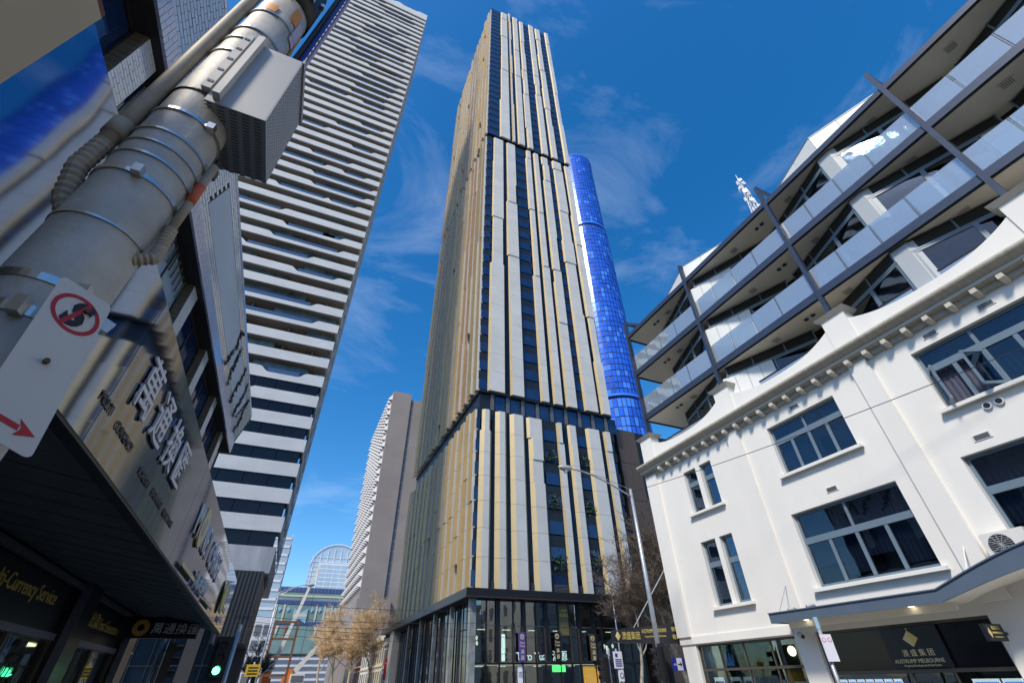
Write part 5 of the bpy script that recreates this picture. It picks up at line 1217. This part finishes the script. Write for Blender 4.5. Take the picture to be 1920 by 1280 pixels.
t = board('camera_notice', 'pale blue camera notice on a thin pole beside the slim street lamp', 14.0, 20.5, 2.0, 2.62, .46, 'poster_white'); MB().box(13.86, 20.395, 2.42, 13.98, 20.405, 2.54).build('camera_symbol', 'sign_blue', t)
for k in range(4): MB().box(13.84, 20.395, 2.08 + k * .075, 14.17, 20.405, 2.11 + k * .075).build('text_line', 'sign_blue', t)
t2 = board('speed_disc_plate', 'small white round-symbol plate below the camera notice', 14.08, 20.5, 1.55, 1.95, .24, 'poster_white', post=False); rr = MB(); rr.tube([(14.08, 20.40, 1.75), (14.08, 20.396, 1.75)], .10, 20); rr.build('symbol', 'black_plastic', t2); MB().tube([(14.08, 20.394, 1.75), (14.08, 20.39, 1.75)], .07, 20).build('symbol_centre', 'poster_white', t2); MB().tube([(14.08, 20.46, 1.5), (14.08, 20.46, 1.96)], .02, 6).build('clip', 'galvanised', t2)
bs = board('direction_sign', 'dark blue direction sign with black arrow on white', 16.7, 20.2, 1.88, 2.38, 1.45, 'sign_blue', post=False)
MB().box(16.98, 20.09, 1.90, 17.28, 20.105, 2.36).build('white_field', 'poster_white', bs); a = MB(); a.box(17.02, 20.078, 2.11, 17.2, 20.088, 2.15); a.face([(17.14, 20.08, 2.02), (17.25, 20.08, 2.13), (17.14, 20.08, 2.24), (17.17, 20.08, 2.13)]); a.build('arrow', 'black_plastic', bs); text('lettering', 'ots', .16, (16.78, 20.09, 2.08), (1, 0, 0), (0, 0, 1), 'white_letter', bs, .004); MB().tube([(16.3, 20.3, .1), (16.3, 20.3, 2.4)], .04, 8).build('post', 'galvanised', bs)
ys = board('yellow_notice', 'yellow street notice on the far left kerb', -.9, 30.2, 2.02, 2.5, .62, 'sign_yellow')
for k in range(3): MB().box(-1.12, 30.09, 2.12 + k * .12, -.68, 30.1, 2.16 + k * .12).build('text_line', 'bronze_frame', ys)
ns = board('kerbside_sign', 'small two-symbol kerbside parking sign on a thin pole before the real estate shop', 10.6, 7.8, 1.83, 2.3, .22, 'poster_white', rot=-.55)
MB().tube([(10.6, 7.8, 2.4), (10.6, 7.8, 2.62)], .045, 10).build('blue_sleeve', 'mural_sky', ns)
for k, dx in enumerate((-.055, .055)):
    r2 = MB(); c0 = Vector((10.6 + dx * math.cos(-.55), 7.72 + dx * math.sin(-.55), 2.2)); nn = Vector((math.sin(-.55), -math.cos(-.55), 0))
    r2.tube([c0 + nn * .013, c0 + nn * .015], .04, 16); r2.build('red_ring', 'sign_red', ns); r3 = MB(); r3.tube([c0 + nn * .0155, c0 + nn * .017], .03, 16); r3.build('ring_centre', 'poster_white', ns)
# black cantilever sign at the corner of the white building
CS = thing('cantilever_sign', 'long black cantilever sign with yellow characters on the white building corner', 'sign', (15, 18.6, 2.8))
MB().hexa([(12.62, 18.5, 2.83), (16.25, 18.5, 2.80), (16.25, 18.72, 2.80), (12.62, 18.72, 2.83), (12.66, 18.5, 3.26), (16.25, 18.5, 3.60), (16.25, 18.72, 3.60), (12.66, 18.72, 3.26)]).build('panel', 'black_sign', CS)
text('lettering', '澳盛集团', .30, (13.02, 18.495, 2.95), (1, 0, .02), (0, 0, 1), 'gold_letter', CS, .006, sx=.78); text('lettering', 'AUSTRUMP MELBOURNE', .20, (14.06, 18.495, 3.16), (1, 0, .05), (0, 0, 1), 'gold_letter', CS, .006, sx=.60); text('lettering', 'Property Development & Real Estate', .10, (14.2, 18.495, 3.01), (1, 0, .04), (0, 0, 1), 'gold_letter', CS, .006, sx=.75); text('lettering', '销售', .19, (15.66, 18.495, 3.26), (1, 0, .05), (0, 0, 1), 'gold_letter', CS, .006); text('lettering', '租赁', .19, (15.66, 18.495, 2.98), (1, 0, .03), (0, 0, 1), 'gold_letter', CS, .006)
diamond(CS, (12.82, 18.494, 3.05), .13, .17, (1, 0, 0), nx=(0, -1, 0)); MB().tube([(13.7, 18.6, 3.3), (16.1, 18.45, 5.9)], .02, 6).build('stay_rod', 'galvanised', CS)
# overhead wires
def wire(label, pts, r=.02, group=None):
    P_ = []
    for a, b in zip(pts, pts[1:]):
        a, b = Vector(a), Vector(b)
        for k in range(13): s = k / 12; P_.append(a + (b - a) * s - Vector((0, 0, (b - a).length * .012 * 4 * s * (1 - s))))
    tag(MB().tube(P_, r, 5).build('overhead_wire', 'wire_black'), label, 'wire', group)
wire('black cable strung from the pale street lamp across the white facade', [(13.0, 16.2, 8.3), (15.6, 2.6, 8.1)], .012)
for k, (za, zb, y, dy) in enumerate(((7.3, 7.1, 47.0, 0), (6.3, 6.2, 47.5, .4), (5.7, 5.5, 48.5, 1), (7.0, 6.6, 60, 0), (6.6, 6.0, 66, 3))):
    wire(['highest span wire between the concrete tower and the panelled skyscraper', 'second span wire over the side street crossing', 'lowest span wire over the side street crossing', 'span wire across the street by the podium columns', 'slanting span wire before the golden trees'][k], [(-4, y, za), (17.2 if k != 2 else 32, y + dy, zb)], .018)
for k, x in enumerate((4.2, 7.6)): wire(['tram contact wire over the left lane', 'tram contact wire over the right lane'][k], [(x, 46, 5.6), (x, 100, 5.7), (x, 160, 5.8)], .016)
# ------------------------------------------------------------ bare winter trees
mat('bark_gold', (.55, .43, .28), .85, var=.35, scale=4); mat('twig_gold', (.84, .60, .34), .85, var=.3, scale=3); mat('bark_plane', (.20, .165, .12), .9, var=.55, scale=3.5, col2=(.42, .40, .32)); mat('twig_dark', (.13, .10, .075), .9)
def bare_tree(label, x, y, h, spread, seed, bark, twig, tw=.014, dens=1.0, lean=(0, 0), levels=5, group=None):
    t = thing('bare_tree', label, 'tree', (x, y, 0), group); rg = random.Random(seed); tr, cr = MB(), MB()
    def grow(p, d, L_, r, lv):
        n = 3; pts = [p]; rs = [r]
        for k in range(n):
            w_ = .13 if lv < 3 else .26; d = (d + Vector((rg.gauss(0, w_), rg.gauss(0, w_), rg.gauss(.04, w_ * .7)))).normalized(); p = p + d * (L_ / n); pts.append(p); rs.append(max(tw * .55, r * (1 - .16 * (k + 1))))
        (tr if lv < 2 else cr).tube(pts, rs, 7 if lv < 2 else (4 if lv < 3 else 3), cap=False)
        if lv >= levels: return
        nb_ = int((3 if lv < 2 else 4) * dens + rg.random())
        for k in range(nb_):
            s = rg.uniform(.35, 1) if lv else rg.uniform(.6, 1); i = min(n - 1, int(s * n)); q = pts[i] + (pts[i + 1] - pts[i]) * (s * n - i)
            a = rg.uniform(0, 2 * math.pi); ax = Vector((math.cos(a), math.sin(a), rg.uniform(-.1, .35)))
            grow(q, (d * (.55 if lv else .75) + ax * spread * rg.uniform(.6, 1.1)).normalized(), L_ * rg.uniform(.46, .74), max(tw, rs[i] * rg.uniform(.45, .65)), lv + 1)
        grow(p, d, L_ * .72, max(tw, rs[-1] * .85), lv + 1)
    grow(Vector((x, y, .0)), Vector((lean[0], lean[1], 1)).normalized(), h * .34, h * .016 + .03, 0)
    tr.build('trunk', bark, t, smooth=True); cr.build('crown', twig, t)
    return t
bare_tree('tall bare golden tree nearest the panelled skyscraper', 13.6, 88, 14.8, .72, 31, 'bark_gold', 'twig_gold', .020, 1.0, levels=6)
bare_tree('broad bare golden tree behind the tallest golden one', 13.0, 104, 15.0, .80, 45, 'bark_gold', 'twig_gold', .022, 1.0, levels=6)
bare_tree('rounded bare golden tree in the middle of the street row', 11.8, 122, 17.5, .85, 52, 'bark_gold', 'twig_gold', .025, 1.0, levels=6)
bare_tree('farthest bare golden tree, by the short crane boom', 10.6, 140, 18.0, .9, 63, 'bark_gold', 'twig_gold', .028, 1.0, levels=6)
bare_tree('mottled plane tree with fine dark twigs beside the white building corner', 22.3, 25.2, 11.5, .62, 17, 'bark_plane', 'twig_dark', .010, 1.05, lean=(-.12, .02), levels=6)
bare_tree('bare dark street tree before the granite block', 33.5, 45.5, 12.5, .6, 77, 'bark_plane', 'twig_dark', .014, 1.05, levels=6)
bare_tree('small dark bare tree below the concrete tower', -1.6, 62, 6.5, .8, 91, 'twig_dark', 'twig_dark', .02, 1.0, levels=5)
# ------------------------------------------------------------ white lattice aerial mast behind the apartments
AM = thing('aerial_mast', 'white lattice broadcast mast rising behind the rooftop apartments', 'mast', (60, 27, 0))
mat('mast_white', (.74, .75, .77), .5)
rg = random.Random(6); ms = MB(); legs = [(-1, -1), (1, -1), (1, 1), (-1, 1)]
def half(z): return .55 + max(0, 66 - z) * .03 if z < 66 else max(.12, .55 - (z - 66) * .055)
zs = [0] + [10 * k for k in range(1, 6)] + [55 + k * 1.1 for k in range(20)]
for a, b in zip(zs, zs[1:]):
    for i in range(4):
        p, q = legs[i], legs[(i + 1) % 4]; h0, h1 = half(a), half(b)
        ms.tube([(60 + p[0] * h0, 27 + p[1] * h0, a), (60 + p[0] * h1, 27 + p[1] * h1, b)], .07, 4); ms.tube([(60 + p[0] * h0, 27 + p[1] * h0, a), (60 + q[0] * h1, 27 + q[1] * h1, b)], .05, 4); ms.tube([(60 + p[0] * h1, 27 + p[1] * h1, b), (60 + q[0] * h1, 27 + q[1] * h1, b)], .05, 4)
ms.build('lattice', 'mast_white', AM)
for k in range(34):
    z = 64 + k * .36; h = half(z) + .25; a = rg.uniform(0, 6.28); e = MB(); x, y = 60 + math.cos(a) * h, 27 + math.sin(a) * h
    if rg.random() < .4: e.tube([(x, y, z), (x + .35 * math.cos(a), y + .35 * math.sin(a), z)], [.15, .42], 10)
    else: e.box(x - .12, y - .12, z, x + .12, y + .12, z + 1.0)
    e.build('antenna', 'mast_white', AM)
MB().tube([(60, 27, 76), (60, 27, 78.4)], [.12, .05], 6).build('spire', 'mast_white', AM)
